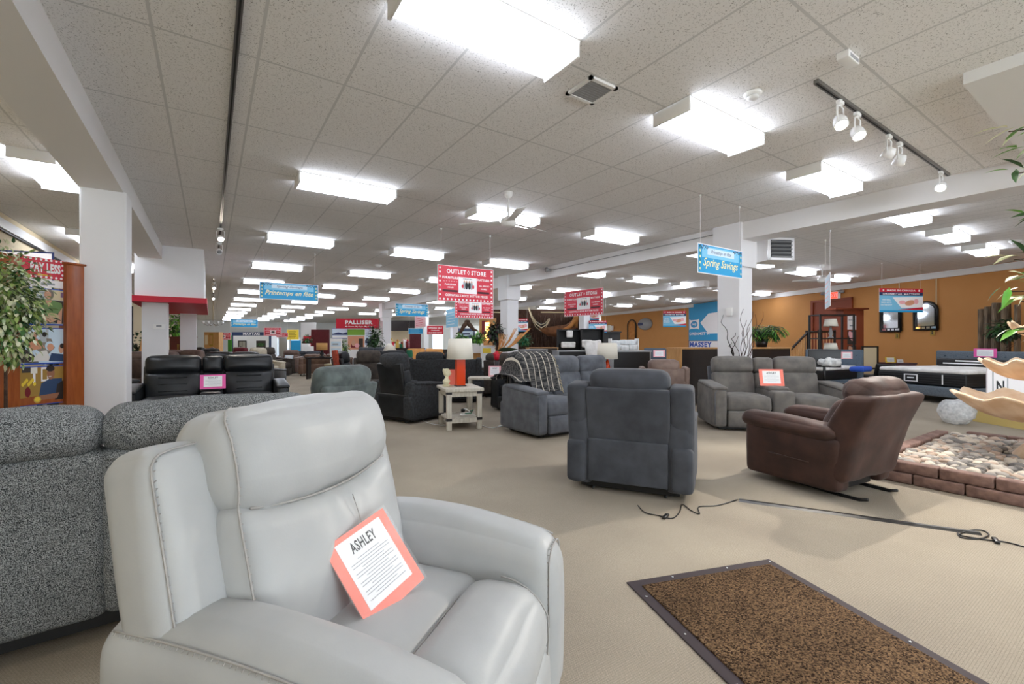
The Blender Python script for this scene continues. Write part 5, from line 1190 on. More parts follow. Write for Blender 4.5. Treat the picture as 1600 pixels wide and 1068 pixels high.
end_table(tx0, ty0, rad(-14), 'whitewashed wooden side table with dark metal corner straps')
table_lamp('white shade lamp with glossy orange base on the whitewashed side table', tx0+.02, ty0+.02, .60, .205, .31, .41, bmat='orange_glaze', br=.065, square=True, rot=rad(-14), top=.86)
def bust(x, y, z, rot):
    t = thing('bust', 'small cream plaster bust of a child on the whitewashed side table', 'statue', (x, y, z), rot)
    m = MB(); m.lathe((0, 0, 0), [(.06, 0), (.062, .02), (.045, .035)], 'plaster_bust', 16)
    m.rbox((0, 0, .075), (.17, .09, .09), .04, 'plaster_bust', (0, .01, .015), 4, cs=3, fn=lambda x, y, z: (x*(1-.35*max(0, z/.045)), y, z))
    m.build('shoulders', t)
    h = MB(); h.tube([(0, 0, .10), (0, -.005, .16)], .026, 'plaster_bust', 12); h.rbox((0, -.008, .205), (.085, .10, .115), .042, 'plaster_bust', (0, .004, .005), 4, cs=3)
    h.rbox((0, -.062, .195), (.018, .02, .028), .008, 'plaster_bust', n=1); h.rbox((0, -.056, .172), (.03, .012, .01), .004, 'plaster_bust', n=1)
    for sx in (-1, 1): h.rbox((sx*.045, 0, .2), (.012, .022, .03), .005, 'plaster_bust', n=1); h.rbox((sx*.02, -.056, .215), (.016, .01, .01), .004, 'plaster_bust', n=1)
    h.build('head', t)
    hr = MB(); hr.rbox((0, .008, .225), (.095, .10, .09), .04, 'plaster_bust', n=5, cs=2, wr=.012, ws=40); hr.build('hair', t)
bust(tx0-.17, ty0+.10, .60, rad(60))
card('plain coral card standing behind the orange lamp on the side table', (tx0+.06, ty0+.25, .60), rad(-34), rad(-8), 'card_coral', .30, .24, '', lines=0, paper=(.4, .401, .4, .401))
# white and green cord bundle on the lower shelf
t = thing('power_strip', 'white power strip with tangled cords on the lower shelf of the side table', 'power strip', (tx0+.04, ty0-.12, .16), rad(20))
MB().rbox((0, 0, .035), (.2, .06, .035), .01, 'white', n=1).build('strip_body', t)
MB().tube([(.05, -.05, .03), (.0, -.08, .08), (-.08, -.06, .13), (-.1, 0, .09), (-.02, .05, .05), (.06, .03, .10), (.11, 0, .04), (.1, -.08, .02)], .007, 'white', 6).build('cord', t)
MB().tube([(-.06, -.04, .05), (.02, -.09, .05), (.09, -.07, .09), (.12, .02, .06)], .008, 'teal', 6).build('green_cord', t)
MB().rbox((-.09, -.03, .10), (.07, .04, .05), .015, 'black_plastic', n=1).build('plug_adapter', t)
cord([(655, 652), (668, 660), (690, 664), (705, 662)], 'thin white cord on the carpet left of the side table', .004, mat='white')
cord([(752, 664), (765, 668), (781, 666), (790, 661), (797, 660)], 'white cord with plug on the carpet right of the side table', .005, mat='white', plug=(782, 666))
# low white table with price card behind
x, y = G(757, 8.6)
t = thing('coffee_table', 'low whitewashed table behind the side table, seen right of the orange lamp', 'table', (x, y, 0), rad(-34))
hz = Z(587, 8.75)
MB().rbox((0, 0, hz-.02), (.6, .42, .04), .006, 'whitewash', n=1, cs=1).build('tabletop', t)
for sx in (-1, 1):
    for sy in (-1, 1): MB().box((sx*.27-.025, sy*.17-.025, 0), (sx*.27+.025, sy*.17+.025, hz-.04), 'whitewash').build('leg', t)
x, y = G(773, 8.65); card('pale pink price card standing on the low white table behind the throw', (x, y, hz), rad(-34), rad(-10), 'card_pale_pink', .24, .21, 'ASHLEY')
# second white lamp right of the sofa
d = 8.2; x, y = G(949, d); t = end_table(x, y, rad(-30), 'dark side table hidden behind the grey recliner, under the white lamp', .45, .45, .62)
table_lamp('white drum shade lamp standing before the plain black dresser', x, y, .62, .19, 25/FPX*d, Z(560, d)-.62, bmat='orange_glaze', br=.06, top=.9)
# striped throw over the left arm end of the sofa
def throw():
    t = thing('throw_blanket', 'charcoal throw with pale stripes and cream fringe draped over the sofa back', 'blanket', (3.86, 5.43, 0), rad(2))
    m = MB(); NU, NV = 22, 26; vs = []; fs = []
    path = [(.32, .45), (.30, .75), (.27, 1.0), (.19, 1.10), (.03, 1.125), (-.11, 1.07), (-.19, .92), (-.23, .76), (-.27, .62), (-.30, .55)]
    for j in range(NV+1):
        v = j/NV*(len(path)-1); i = min(int(v), len(path)-2); q = v-i; py_ = path[i][0]*(1-q)+path[i+1][0]*q; pz = path[i][1]*(1-q)+path[i+1][1]*q
        for k in range(NU+1):
            u = k/NU; x = -.42+.86*u; fold = .018*math.sin(u*21+j*.25)*(j/NV)
            side = min(1, max(0, (-.13-x)/.22)); side = side*side*(3-2*side)
            z = pz+fold*.5; yy = py_-fold
            if z > .74: z = z-side*(z-.74)*.85
            elif side > 0: z = max(z, .72-.01*(j % 2)); yy = yy-.02
            vs.append((x+side*.06, yy, z))
    for j in range(NV):
        for k in range(NU): a = j*(NU+1)+k; fs.append((a, a+1, a+NU+2, a+NU+1))
    m.add(vs, fs, 'throw_stripe', True); o = m.build('woven_cloth', t)
    sm = o.modifiers.new('thick', 'SOLIDIFY'); sm.thickness = .012
    f = MB()
    for j in range(0, NV+1):
        a = Vector(vs[j*(NU+1)+NU]); 
        for q in range(2):
            b = a+Vector((0, .012*q, 0)); f.tube([b, b+Vector((.03, -.005, -.01)), b+Vector((.045+.01*math.sin(j*3), -.012, -.045))], .004, 'cream_wall', 4)
    f.build('fringe', t)
throw()
# ------------------------------------------------------------------ left display of framed posters
pa = Vector(G(8, 4.42)); pb = Vector(G(112, 4.95)); L = (pb-pa).length; ang = math.atan2(pb.y-pa.y, pb.x-pa.x)
t = thing('poster_display', 'cherry wood post display holding stacked lifestyle photo panels at left', 'display stand', (*((pa+pb)/2), 0), ang)
hz = Z(414, 4.95)
for sx in (-1, 1):
    MB().rbox((sx*L/2, 0, hz/2), (.165, .12, hz), .006, 'cherry_post', n=1, cs=1).build('post', t); MB().rbox((sx*L/2, 0, hz+.012), (.195, .15, .024), .008, 'cherry_post', n=1, cs=1).build('post_cap', t)
x0, x1 = -L/2+.08, L/2-.08; PWd = x1-x0; cxm = 0
def prow(py): return Z(py, 4.85)
pan = [(prow(437), prow(407), 'top'), (prow(450), prow(439), 'w'), (prow(508), prow(452), 'a'), (prow(567), prow(512), 'b'), (prow(628), prow(570), 'c')]
for z0, z1, k in pan:
    m = MB(); m.box((x0, -.01, z0), (x1, .01, z1), 'sign_white' if k in 'w' else 'cobalt' if k != 'top' else 'sign_red')
    H_ = z1-z0; q = -.0125; X = lambda u: x0+PWd*u; Zq = lambda v: z0+H_*v
    if k == 'top':
        for i in range(9): m.ell(X((i+.5)/9), Zq(.93), .012, .012, 'sign_white', q, n=8); m.ell(X((i+.5)/9), Zq(.07), .012, .012, 'sign_white', q, n=8)
        for i in range(3): m.ell(X(.975), Zq(.25+.25*i), .012, .012, 'sign_white', q, n=8)
        m.text('PAY LESS', X(.6), Zq(.53), H_*.5, 'sign_white', q-.001, w=PWd*.66, bold=.05); m.rect(X(.42), Zq(.14), X(.72), Zq(.19), 'yellow', q-.001)
    elif k == 'w': m.rect(X(.5), Zq(.3), X(.8), Zq(.6), 'ink_grey', q)
    elif k == 'a':
        m.rect(x0, z0+.015, x1, z1-.01, 'poster_wall', q); m.rect(X(.62), Zq(.7), X(.99), Zq(.96), 'cream_wall', q-.0002); m.rect(X(.93), Zq(.78), X(.99), Zq(.92), 'mauve', q-.0004)
        m.flat([(X(.25), Zq(.3)), (X(.3), Zq(.72)), (X(.99), Zq(.68)), (X(.99), Zq(.05)), (X(.3), Zq(.05))], 'poster_dark', q-.0006)
        m.flat([(X(.0), Zq(.05)), (X(.05), Zq(.25)), (X(.42), Zq(.42)), (X(.5), Zq(.2)), (X(.45), Zq(.05))], 'mauve', q-.0008)
        m.flat([(X(.36), Zq(.25)), (X(.42), Zq(.66)), (X(.58), Zq(.7)), (X(.72), Zq(.7)), (X(.95), Zq(.62)), (X(.97), Zq(.5)), (X(.84), Zq(.3)), (X(.5), Zq(.28))], 'shirt_green', q-.001)
        m.flat([(X(.58), Zq(.68)), (X(.66), Zq(.5)), (X(.74), Zq(.69))], 'skin', q-.0012); m.flat([(X(.88), Zq(.35)), (X(.97), Zq(.5)), (X(.95), Zq(.05)), (X(.85), Zq(.05))], 'skin', q-.0012)
        m.ell(X(.68), Zq(.22), PWd*.22, H_*.12, 'khaki', q-.0014, .15); m.ell(X(.6), Zq(.14), PWd*.2, H_*.07, 'skin', q-.0015)
        m.ell(X(.67), Zq(.84), PWd*.105, H_*.15, 'hair_grey', q-.0014); m.ell(X(.64), Zq(.83), PWd*.075, H_*.125, 'skin', q-.0016); m.rect(X(.6), Zq(.775), X(.66), Zq(.79), 'sign_white', q-.0018)
    elif k == 'b':
        m.rect(x0, z0+.015, x1, z1-.01, 'sign_pale', q); m.rect(X(.6), Zq(.3), X(.66), Zq(.98), 'poster_wall', q-.0002); m.flat([(X(.0), Zq(.05)), (X(.1), Zq(.45)), (X(.3), Zq(.35)), (X(.45), Zq(.05))], 'poster_dark', q-.0004)
        m.flat([(X(.3), Zq(.5)), (X(.5), Zq(.72)), (X(.72), Zq(.7)), (X(.8), Zq(.45)), (X(.6), Zq(.2))], 'hair_grey', q-.0004)
        m.flat([(X(.22), Zq(.5)), (X(.3), Zq(.75)), (X(.42), Zq(.7)), (X(.58), Zq(.45)), (X(.3), Zq(.38))], 'peach', q-.0008); m.ell(X(.36), Zq(.8), PWd*.055, H_*.09, 'skin', q-.001)
        m.flat([(X(.45), Zq(.85)), (X(.6), Zq(.8)), (X(.62), Zq(.6)), (X(.5), Zq(.6))], 'poster_wall', q-.0009); m.ell(X(.57), Zq(.82), PWd*.05, H_*.07, 'hair_dark', q-.0011)
        m.flat([(X(.25), Zq(.08)), (X(.5), Zq(.36)), (X(.62), Zq(.38)), (X(.72), Zq(.08))], 'shirt_white', q-.0012); m.ell(X(.68), Zq(.5), PWd*.1, H_*.13, 'sign_pale', q-.0013); m.ell(X(.7), Zq(.47), PWd*.075, H_*.1, 'peach', q-.0014)
        m.flat([(X(.66), Zq(.08)), (X(.72), Zq(.3)), (X(.99), Zq(.26)), (X(.99), Zq(.05))], 'shirt_blue', q-.0014); m.ell(X(.94), Zq(.42), PWd*.06, H_*.13, 'skin', q-.0015); m.ell(X(.96), Zq(.5), PWd*.05, H_*.07, 'hair_dark', q-.0017)
    else:
        m.rect(x0, z0+.01, x1, z1-.01, 'poster_gold', q); m.rect(X(.1), Zq(.85), X(.35), Zq(.98), 'poster_dark', q-.0002); m.rect(X(.28), Zq(.82), X(.42), Zq(.98), 'lamp_shade', q-.0004); m.rect(X(.33), Zq(.55), X(.38), Zq(.82), 'sign_white', q-.0004)
        m.rect(X(.5), Zq(.6), X(.66), Zq(.97), 'sign_white', q-.0002); m.rect(X(.53), Zq(.65), X(.63), Zq(.92), 'poster_gold', q-.0004)
        m.flat([(X(.45), Zq(.2)), (X(.5), Zq(.55)), (X(.68), Zq(.66)), (X(.96), Zq(.66)), (X(.99), Zq(.2))], 'shirt_blue', q-.0008); m.flat([(X(.35), Zq(.12)), (X(.45), Zq(.24)), (X(.9), Zq(.28)), (X(.85), Zq(.14))], 'skin_dark', q-.001)
        m.ell(X(.71), Zq(.81), PWd*.085, H_*.17, 'skin_dark', q-.001); m.ell(X(.70), Zq(.93), PWd*.095, H_*.08, 'hair_dark', q-.0012); m.rect(X(.665), Zq(.715), X(.72), Zq(.735), 'sign_white', q-.0013)
        m.flat([(X(.8), Zq(.1)), (X(.85), Zq(.5)), (X(.99), Zq(.6)), (X(.99), Zq(.1))], 'hair_dark', q-.0009)
        m.flat([(x0, Zq(.02)), (x0, Zq(.2)), (X(.4), Zq(.24)), (x1, Zq(.16)), (x1, Zq(.02))], 'cherry_post', q-.0007)
        m.ell(X(.22), Zq(.35), PWd*.06, H_*.13, 'dark_red', q-.001)
        for i in range(7): m.ell(X(.12+.04*i), Zq(.55+.05*(i % 3)), PWd*.03, H_*.05, 'yellow', q-.0012)
        m.ell(X(.42), Zq(.14), PWd*.08, H_*.09, 'gold', q-.0014); m.ell(X(.42), Zq(.15), PWd*.055, H_*.06, 'yellow', q-.0016)
    m.build('photo_panel', t)
# white and blue banner behind it
pa = Vector(G(-60, 5.6)); pb = Vector(G(84, 5.9)); L2 = (pb-pa).length
t = thing('banner_stand', 'white banner with thin blue border rising behind the poster display', 'banner', (*((pa+pb)/2), 1.5), math.atan2(pb.y-pa.y, pb.x-pa.x))
MB().box((-L2/2, 0, 0), (L2/2, .01, Z(390, 5.75)-1.5), 'sign_navy').build('border', t); f = MB(); h2 = Z(390, 5.75)-1.5; f.rect(-L2/2, .0, L2*.12, h2-.02, 'sign_white', -.002); f.rect(L2*.14, 0, L2/2-.02, h2-.02, 'sign_white', -.002); f.ell(-.1, h2-.15, .06, .05, 'sign_pale', -.003); f.build('printed_face', t)
MB().tube([(-L2/2+.1, .02, 0), (-L2/2+.1, .02, -1.5)], .02, 'grey_plastic').build('pole', t); MB().tube([(L2/2-.1, .02, 0), (L2/2-.1, .02, -1.5)], .02, 'grey_plastic').build('pole', t)
# black recliners between display and column
upholstery('recliner', 'black leather recliner glimpsed between poster display and white column', 'recliner', G(141, 7.4), rad(40), (.55,), mat='leather_black', n=3, H=.98, lean=14)
upholstery('recliner', 'second black leather recliner behind the one beside the white column', 'recliner', G(128, 9.4), rad(40), (.55,), mat='leather_black', n=2, H=1.05)
x, y = G(30, 3.75); t = thing('armchair', 'low black armchair peeking over the tweed sofa below the posters', 'armchair', (x, y, 0), rad(0))
MB().rbox((0, 0, .22), (.9, .8, .36), .06, 'leather_black', n=3).build('seat', t); MB().rbox((0, .36, .42), (.9, .16, .44), .07, 'leather_black', (0, .01, .01), n=4).build('backrest', t)
for sx in (-1, 1): MB().rbox((sx*.40, 0, .30), (.14, .8, .5), .06, 'leather_black', n=3).build('arm', t)
x, y = G(219, 13.2); t = thing('ladder', 'light wooden ladder leaning in the side aisle past the white column', 'ladder', (x, y, 0), rad(-30))
M = RY(rad(6)) @ RX(rad(-6)); hz = Z(509, 13.2)
for sx in (-1, 1): MB(M).box((sx*.17-.02, -.03, 0), (sx*.17+.02, .03, hz), 'ladder_wood').build('rail', t)
for k in range(6): MB(M).tube([(-.17, 0, .25+.28*k), (.17, 0, .25+.28*k)], .015, 'ladder_wood', 6).build('rung', t)
# thermostat on the left far column
t = thing('thermostat', 'small white thermostat on the red banded column', 'thermostat', (-.92, 12.38, Z(510, 10.05)), 0)
MB().box((-.10, -.03, -.05), (.10, 0, .05), 'white').build('case', t); MB().rect(-.05, -.01, .04, .03, 'grey_plastic', -.032).build('display', t)
# ------------------------------------------------------------------ far furniture
def U(label, px, d, rot, seats=(.55,), mat='fabric_charcoal', name='recliner', cat=None, **k):
    k.setdefault('n', 2); return upholstery(name, label, cat or name, G(px, d), -YAW+rad(rot), seats, mat=mat, **k)
U('brown suede recliner facing the camera at the far end of the open carpet', 451, 18.5, 8, (.6,), 'leather_taupe', H=.92)
card('white price card leaning on the seat of the far brown suede recliner', (*G(450, 18.2), .46), -YAW, rad(-20), 'sign_pale', .34, .3, '')
U('grey fabric sofa back right of the far brown suede recliner', 484, 20.5, 172, (.7, .7), 'suede_grey_dark', 'sofa', H=.85, wing=.1, footrest=False)
U('tan brown leather sofa turned away, left of the slatted cream chest', 511, 17.4, 196, (.75, .75), 'leather_brown', 'sofa', H=.80, lean=12, footrest=False, legs=True, head=False)
x, y = G(523, 15.9); t = thing('storage_chest', 'cream slatted storage chest in front of the tan leather sofa', 'chest', (x, y, 0), -YAW+rad(4))
hz = Z(567.5, 15.9); MB().rbox((0, 0, hz/2-.02), (.56, .4, hz-.06), .01, 'wicker_cream', n=1).build('body', t); MB().rbox((0, 0, hz-.03), (.60, .44, .06), .015, 'wicker_cream', n=1).build('lid', t)
for k in range(7): MB().rbox((-.21+.07*k, -.205, hz/2-.03), (.06, .012, hz-.1), .004, 'wicker_cream', n=1, cs=1).build('slat', t)
U('dark recliner with a rust red throw over its back, left of the brown one', 556, 10.6, 132, (.56,), 'leather_black', H=1.05)
t = thing('throw_blanket', 'rust red throw hanging over the back of a dark recliner', 'blanket', (*G(556, 10.6), 0), -YAW+rad(132))
MB(RX(rad(-8), (0, .3, .5))).rbox((-.12, .455, .86), (.30, .05, .5), .02, 'rust_knit', n=4, wr=.02, ws=12).build('woven_cloth', t)
U('dark brown fabric recliner behind the black reclining armchair', 583, 9.2, 32, (.5,), 'fabric_dkbrown', H=1.08)
U('black sofa back left of the green throw', 608, 12.6, 178, (.55, .55), 'fabric_charcoal', 'sofa', H=1.03, footrest=False)
U('black sofa in front of the distant storefront column', 590, 17.2, 178, (.6, .6), 'suede_grey_dark', 'sofa', H=1.06, footrest=False)
U('yellow tan leather sofa left of the white lamp', 663, 15.2, 6, (.62, .62), 'leather_tan', 'sofa', H=1.03, footrest=False, head=False)
x, y = G(640, 12.4); t = thing('throw_blanket', 'dark green throw hanging beside the yellow tan sofa', 'blanket', (x, y, 0), -YAW); MB().rbox((0, 0, .75), (.16, .1, .62), .04, 'teal', n=5, wr=.02, ws=10).build('woven_cloth', t)
t2 = MB().rbox((0, 0, .22), (.2, .2, .44), .02, 'espresso', n=1).build('stool'); t2.location = (x, y, 0); t2.rotation_euler = (0, 0, -YAW); tag(t2, 'dark stool under the green throw', 'stool')
U('charcoal sofa back behind the dried arrangement', 806, 10.6, 170, (.65, .65), 'fabric_dkbrown', 'sofa', H=1.0, footrest=False)
U('grey sofa top beyond the blue grey sofa', 896, 9.3, 175, (.6, .6), 'suede_grey_dark', 'sofa', H=.98, footrest=False)
# the jumble of distant armchairs on the left
grp = [(373, 22, 30, 'leather_brown', 'small brown armchair far away, left of the crimson one'), (388, 16.6, 170, 'fabric_maroon', 'crimson recliner back in the far left cluster'), (398, 20.6, 20, 'fabric_cream', 'cream recliner beside the crimson one in the far left cluster'),
       (408, 18.6, 60, 'leather_brown', 'brown recliner behind the cream one in the far left cluster'), (414, 14.6, 60, 'fabric_cream', 'pale tilted recliner right of the far left cluster'), (433, 17.0, 80, 'fabric_dkbrown', 'dark brown recliner at the right end of the far left cluster'),
       (345, 14, 170, 'fabric_charcoal', 'charcoal recliner back behind the black loveseat headrests'), (328, 17.6, 150, 'leather_black', 'black recliner with pillow in the far left cluster'), (344, 22.5, 120, 'leather_taupe', 'taupe recliner far behind the black loveseat')]
for px, d, r, mt, lb in grp: U(lb, px, d, r, (.5,), mt, n=1, H=1.06 if d < 18 else 1.0)
U('black sofa back just behind the centre console loveseat', 380, 10.4, 176, (.6, .6), 'leather_black', 'sofa', H=1.04, footrest=False)
U('charcoal sofa back behind the left seat of the black loveseat', 258, 10.6, 176, (.6, .6), 'leather_taupe', 'sofa', H=1.04, footrest=False)
U('dark grey sofa back behind the console of the black loveseat', 300, 12.3, 176, (.6, .6), 'leather_taupe', 'sofa', H=1.05, footrest=False)
# tan drum lamp, white storage boxes, price easels
d = 15.5; x, y = G(503, d); t = thing('console_table', 'narrow dark console table carrying the tan drum lamp', 'table', (x, y, 0), -YAW); MB().box((-.5, -.15, .70), (.5, .15, .75), 'espresso').build('tabletop', t)
for sx in (-1, 1): MB().box((sx*.46-.03, -.13, 0), (sx*.46+.03, .13, .70), 'espresso').build('leg', t)
table_lamp('tan drum shade lamp with black base in the middle distance', x, y, .75, .18, .24, Z(546, d)-.75, 'tan_shade', 'black', .07, top=.98)
d = 17; x, y = G(609, 16.5); t = thing('side_table', 'dark pedestal side table under the cone shade lamp', 'table', (x, y, 0)); MB().lathe((0, 0, 0), [(.18, 0), (.18, .03), (.03, .06), (.03, .66), (.25, .67), (.25, .7), (.001, .7)], 'espresso').build('pedestal', t)
table_lamp('cream cone shade lamp before the distant storefront column', x, y, .70, .26, .26, Z(547, 16.5)-.7, 'lamp_shade', 'brass', .06, top=.25)
def board(name, label, px0, px1, pt, pb, d, mat, cat='sign', draw=None, z0=0, th=.04):
    a = Vector(G(px0, d)); b = Vector(G(px1, d)); L = (b-a).length; z1 = Z(pt, d); zb = Z(pb, d) if pb else z0
    t = thing(name, label, cat, (*((a+b)/2), zb), math.atan2(b.y-a.y, b.x-a.x)); MB().box((-L/2, 0, 0), (L/2, th, z1-zb), mat).build('panel', t)
    if draw: f = MB(); draw(f, L, z1-zb); f.build('printed_face', t)
    return t
def slats(c1, c2):
    def k(f, L, h):
        for q in range(5): f.rect(-L*.42, h*(.08+.18*q), L*.42, h*(.2+.18*q), c1, -.003); f.rect(-L*.3, h*(.11+.18*q), L*.2, h*(.15+.18*q), c2, -.005)
    return k
board('swatch_board', 'white easel board with rows of samples left of the palliser display'.replace('palliser', 'red topped'), 516, 534, 528, 0, 16.5, 'white', 'display board', slats('sign_pale', 'ink_grey'))
# red topped storefront display
d = 24.0
def k_pall(f, L, h):
    f.text('PALLISER', L*.05, h*.62, h*.42, 'sign_white', -.004, w=L*.66, bold=.045); f.text('My Home. My Style. My Way.', L*.05, h*.17, h*.18, 'sign_white', -.004, w=L*.66, bold=.01)
t = board('store_sign', 'long red Palliser sign over the distant photo display', 525, 590, 497, 512, d, 'red', 'sign', k_pall, th=.3)
t['label'] = 'long crimson sign with white lettering over the distant photo display'
a = G(538, d+.3); 
def k_photo(f, L, h):
    f.rect(-L*.5, h*.84, L*.5, h, 'bright_green', -.003); f.rect(-L*.48, h*.45, L*.48, h*.82, 'peach', -.003); f.rect(-L*.3, h*.5, L*.1, h*.6, 'dark_red', -.004); f.ell(-L*.15, h*.62, L*.12, h*.08, 'skin', -.005); f.rect(L*.15, h*.5, L*.4, h*.75, 'poster_dark', -.004); f.ell(L*.05, h*.56, L*.14, h*.06, 'card_pale_pink', -.006)
board('photo_display', 'white display board with warm family photo below the long crimson sign', 543, 570, 514, 0, d+.1, 'white', 'display board', k_photo)
def k_scape(f, L, h):
    f.rect(-L*.49, h*.3, L*.49, h*.97, 'sign_pale', -.003); f.flat([(-L*.49, h*.45), (-L*.1, h*.6), (L*.2, h*.5), (L*.49, h*.62), (L*.49, h*.35), (-L*.49, h*.35)], 'sign_navy', -.004); f.rect(-L*.49, h*.05, L*.49, h*.28, 'white', -.004)
board('wall_screen', 'lit landscape picture screen at the left under the crimson sign', 519, 543, 512, 528, d+.6, 'cobalt', 'screen', k_scape)
board('wall_screen', 'lit landscape picture screen at the right under the crimson sign', 570, 579, 512, 548, d+.6, 'cobalt', 'screen', k_scape)
x, y = G(586, 22.5); tree('christmas_tree', 'dark conical evergreen tree beside the distant storefront column', x, y, 0, 1.1, (.42, .42, 1.0), 500, .2, .1, ['leaf_dark', 'leaf_green'], cat='tree')
x, y = G(536, 21.0); tree('potted_plant', 'yellowish leafy plant beside the easel board of samples', x, y, 0, Z(541, 21), (.25, .25, .35), 160, .16, .08, ['leaf_light', 'leaf_green', 'leaf_cream'], pot=.15)
# mahogany panels and red wall at far centre-left
board('mahogany_partition', 'tall dark mahogany panel wall far behind the tan drum lamp', 486, 515, 514, 0, 27, 'mahogany', 'panel')
board('red_partition', 'bright red panel left of the mahogany one far away', 474, 486, 524, 0, 30, 'red', 'panel')
board('booth_wall', 'white and grey panelled booth wall far behind the yellow sign', 470, 494, 503, 0, 31, 'grey_wall', 'panel')
x, y = G(480, 23.5); tree('potted_plant', 'dark plant on white boxes left of the mahogany panel', x, y, 0, Z(530, 23.5), (.25, .25, .18), 120, .16, .08, ['leaf_dark', 'leaf_green'])
for k, (px, pt, w_) in enumerate(((478, 536, .34), (483, 540, .34))):
    x, y = G(px, 23-.5*k); hh = Z(pt, 23); o = MB().rbox((0, 0, hh/2), (w_, w_, hh), .02, 'white', n=1).build('storage_box', None, (x, y, 0), -YAW); tag(o, ('taller' if k == 0 else 'shorter')+' white box of the stacked pair below the distant dark plant', 'box')
# maytag appliance booth
d = 38
def k_may(f, L, h):
    f.rect(-L*.5, h*.86, L*.5, h*1.0, 'maytag_navy', -.01); f.text('MAYTAG', 0, h*.93, h*.1, 'sign_white', -.02, w=L*.42, bold=.04)
    f.rect(-L*.5, 0, -L*.46, h*.86, 'maytag_navy', -.01); f.rect(L*.44, 0, L*.5, h*.86, 'maytag_navy', -.01)
    f.rect(-L*.34, 0, -L*.12, h*.66, 'dark_grey', -.01); f.rect(-L*.31, 0, -L*.15, h*.62, 'steel', -.015); f.rect(-L*.235, 0, -L*.228, h*.62, 'dark_grey', -.018); f.rect(-L*.30, h*.3, -L*.25, h*.42, 'black', -.02)
    f.rect(L*.12, h*.38, L*.36, h*.66, 'poster_dark', -.01); f.ell(L*.24, h*.5, L*.1, h*.07, 'leaf_green', -.015)
board('appliance_booth', 'white appliance booth with navy header far down the hall', 362, 424, 518, 0, d, 'white', 'booth', k_may, th=1.0)
def k_low(f, L, h):
    f.rect(-L*.48, h*.05, L*.48, h*.9, 'lit_panel', -.01)
    for q in range(5): f.rect(-L*.4+L*.17*q, h*.1, -L*.3+L*.17*q, h*.8, 'white', -.02)
board('lit_display', 'bluish lit appliance display right of the navy headed booth', 424, 468, 526, 0, 40, 'white', 'display', k_low, th=.5)
board('product_display', 'bright blue product panel at the right of the lit display', 447, 470, 531, 0, 38, 'sign_blue', 'panel')
o = MB().rbox((0, 0, .9), (.7, .6, 1.8), .03, 'steel', n=1).build('refrigerator', None, (*G(445, 35.5), 0), -YAW); tag(o, 'grey steel refrigerator at the end of the lit appliance display', 'refrigerator')
board('green_pillar', 'narrow bright green column left of the navy headed booth', 356, 362, 523, 0, 34, 'green', 'panel')
# oak kitchen and cherry cabinet
d = 27
def k_oak(f, L, h):
    for q in range(3):
        f.rect(-L*.46+L*.32*q, h*.55, -L*.20+L*.32*q, h*.95, 'brass' if q == 1 else 'oak', -.02); f.rect(-L*.43+L*.32*q, h*.6, -L*.23+L*.32*q, h*.9, 'cream_wall' if q == 0 else 'oak', -.03)
    f.rect(-L*.5, h*.42, L*.5, h*.46, 'dark_grey', -.03)
board('kitchen_cabinets', 'honey oak kitchen cabinets glimpsed past the bulkhead', 319, 342, 518, 0, d, 'oak', 'cabinets', k_oak, th=.4)
d = 14.3; t = panel_unit('cherry_cabinet', 'dark cherry cabinet with brass handles beside the red banded column', 'cabinet', 265, 294, 525, d, d, 'cherry_dark', 'cherry_dark', .4)
MB().tube([(-.02, -.03, 1.0), (-.02, -.03, 1.2)], .01, 'brass').build('handle', t); MB().tube([(.02, -.03, 1.0), (.02, -.03, 1.2)], .01, 'brass').build('handle', t)
board('red_partition', 'red panel rising behind the dark cherry cabinet', 280, 296, 516, 0, 20, 'red', 'panel')
x, y = G(333, 21); t = thing('chandelier', 'small clear chandelier hanging far down the left side', 'chandelier', (x, y, Z(505, 21)))
MB().tube([(0, 0, .1), (0, 0, CEIL-Z(505, 21))], .01, 'brass', 5).build('chain', t)
for k in range(6):
    a = k*math.pi/3; m = MB(); m.tube([(0, 0, 0), (math.cos(a)*.2, math.sin(a)*.2, -.1), (math.cos(a)*.38, math.sin(a)*.38, 0)], .012, 'chrome', 5); m.lathe((math.cos(a)*.38, math.sin(a)*.38, 0), [(.04, 0), (.06, .1), (.001, .1)], 'white_gloss', 8); m.build('arm', t)
# far centre: dark shop front, gift shelves, windows
board('dark_header', 'dark brown header beam over the distant gift shelves', 606, 650, 500, 516, 30, 'espresso', 'header', th=.5)
board('backdrop_wall', 'beige back wall behind the distant gift shelves', 606, 652, 516, 0, 31, 'cream_wall', 'partition')
board('low_counter', 'low dark counter below the distant gift shelves', 606, 664, 543, 0, 27, 'espresso', 'counter', th=.6)
random.seed(11)
cols = ['card_pale_pink', 'cream_wall', 'red', 'sign_white', 'gold', 'kraft', 'teal', 'drape_orange', 'white', 'dark_red']
for k in range(14):
    px = 609+3.1*k; h = random.uniform(.22, .5); d = 27.2; z = Z(543, 27); o = MB().rbox((0, 0, h/2), (random.uniform(.12, .3), .12, h), .03, cols[k % len(cols)], n=1).lathe((0, 0, h), [(.05, 0), (.07, .06), (.03, .12), (.001, .13)], cols[(k+3) % len(cols)], 8).build('gift_figurine', None, (*G(px, d), z)); tag(o, 'small colourful ornament on the low dark counter far away', 'ornament', 'ornaments on the distant counter')
board('mahogany_hutch', 'dark red hutch right of the distant gift shelves', 640, 658, 520, 0, 26, 'mahogany', 'hutch')
board('glowing_window', 'glowing white window panel behind the hutch, left of the small opening sale sign', 676, 692, 520, 0, 30, 'daylight_window', 'window')  # self-lit panel, its glow stands in for daylight through a far window
board('wood_shelf', 'long low dark shelf below the bright distant window', 672, 700, 545, 0, 22, 'espresso', 'shelf', th=.4)
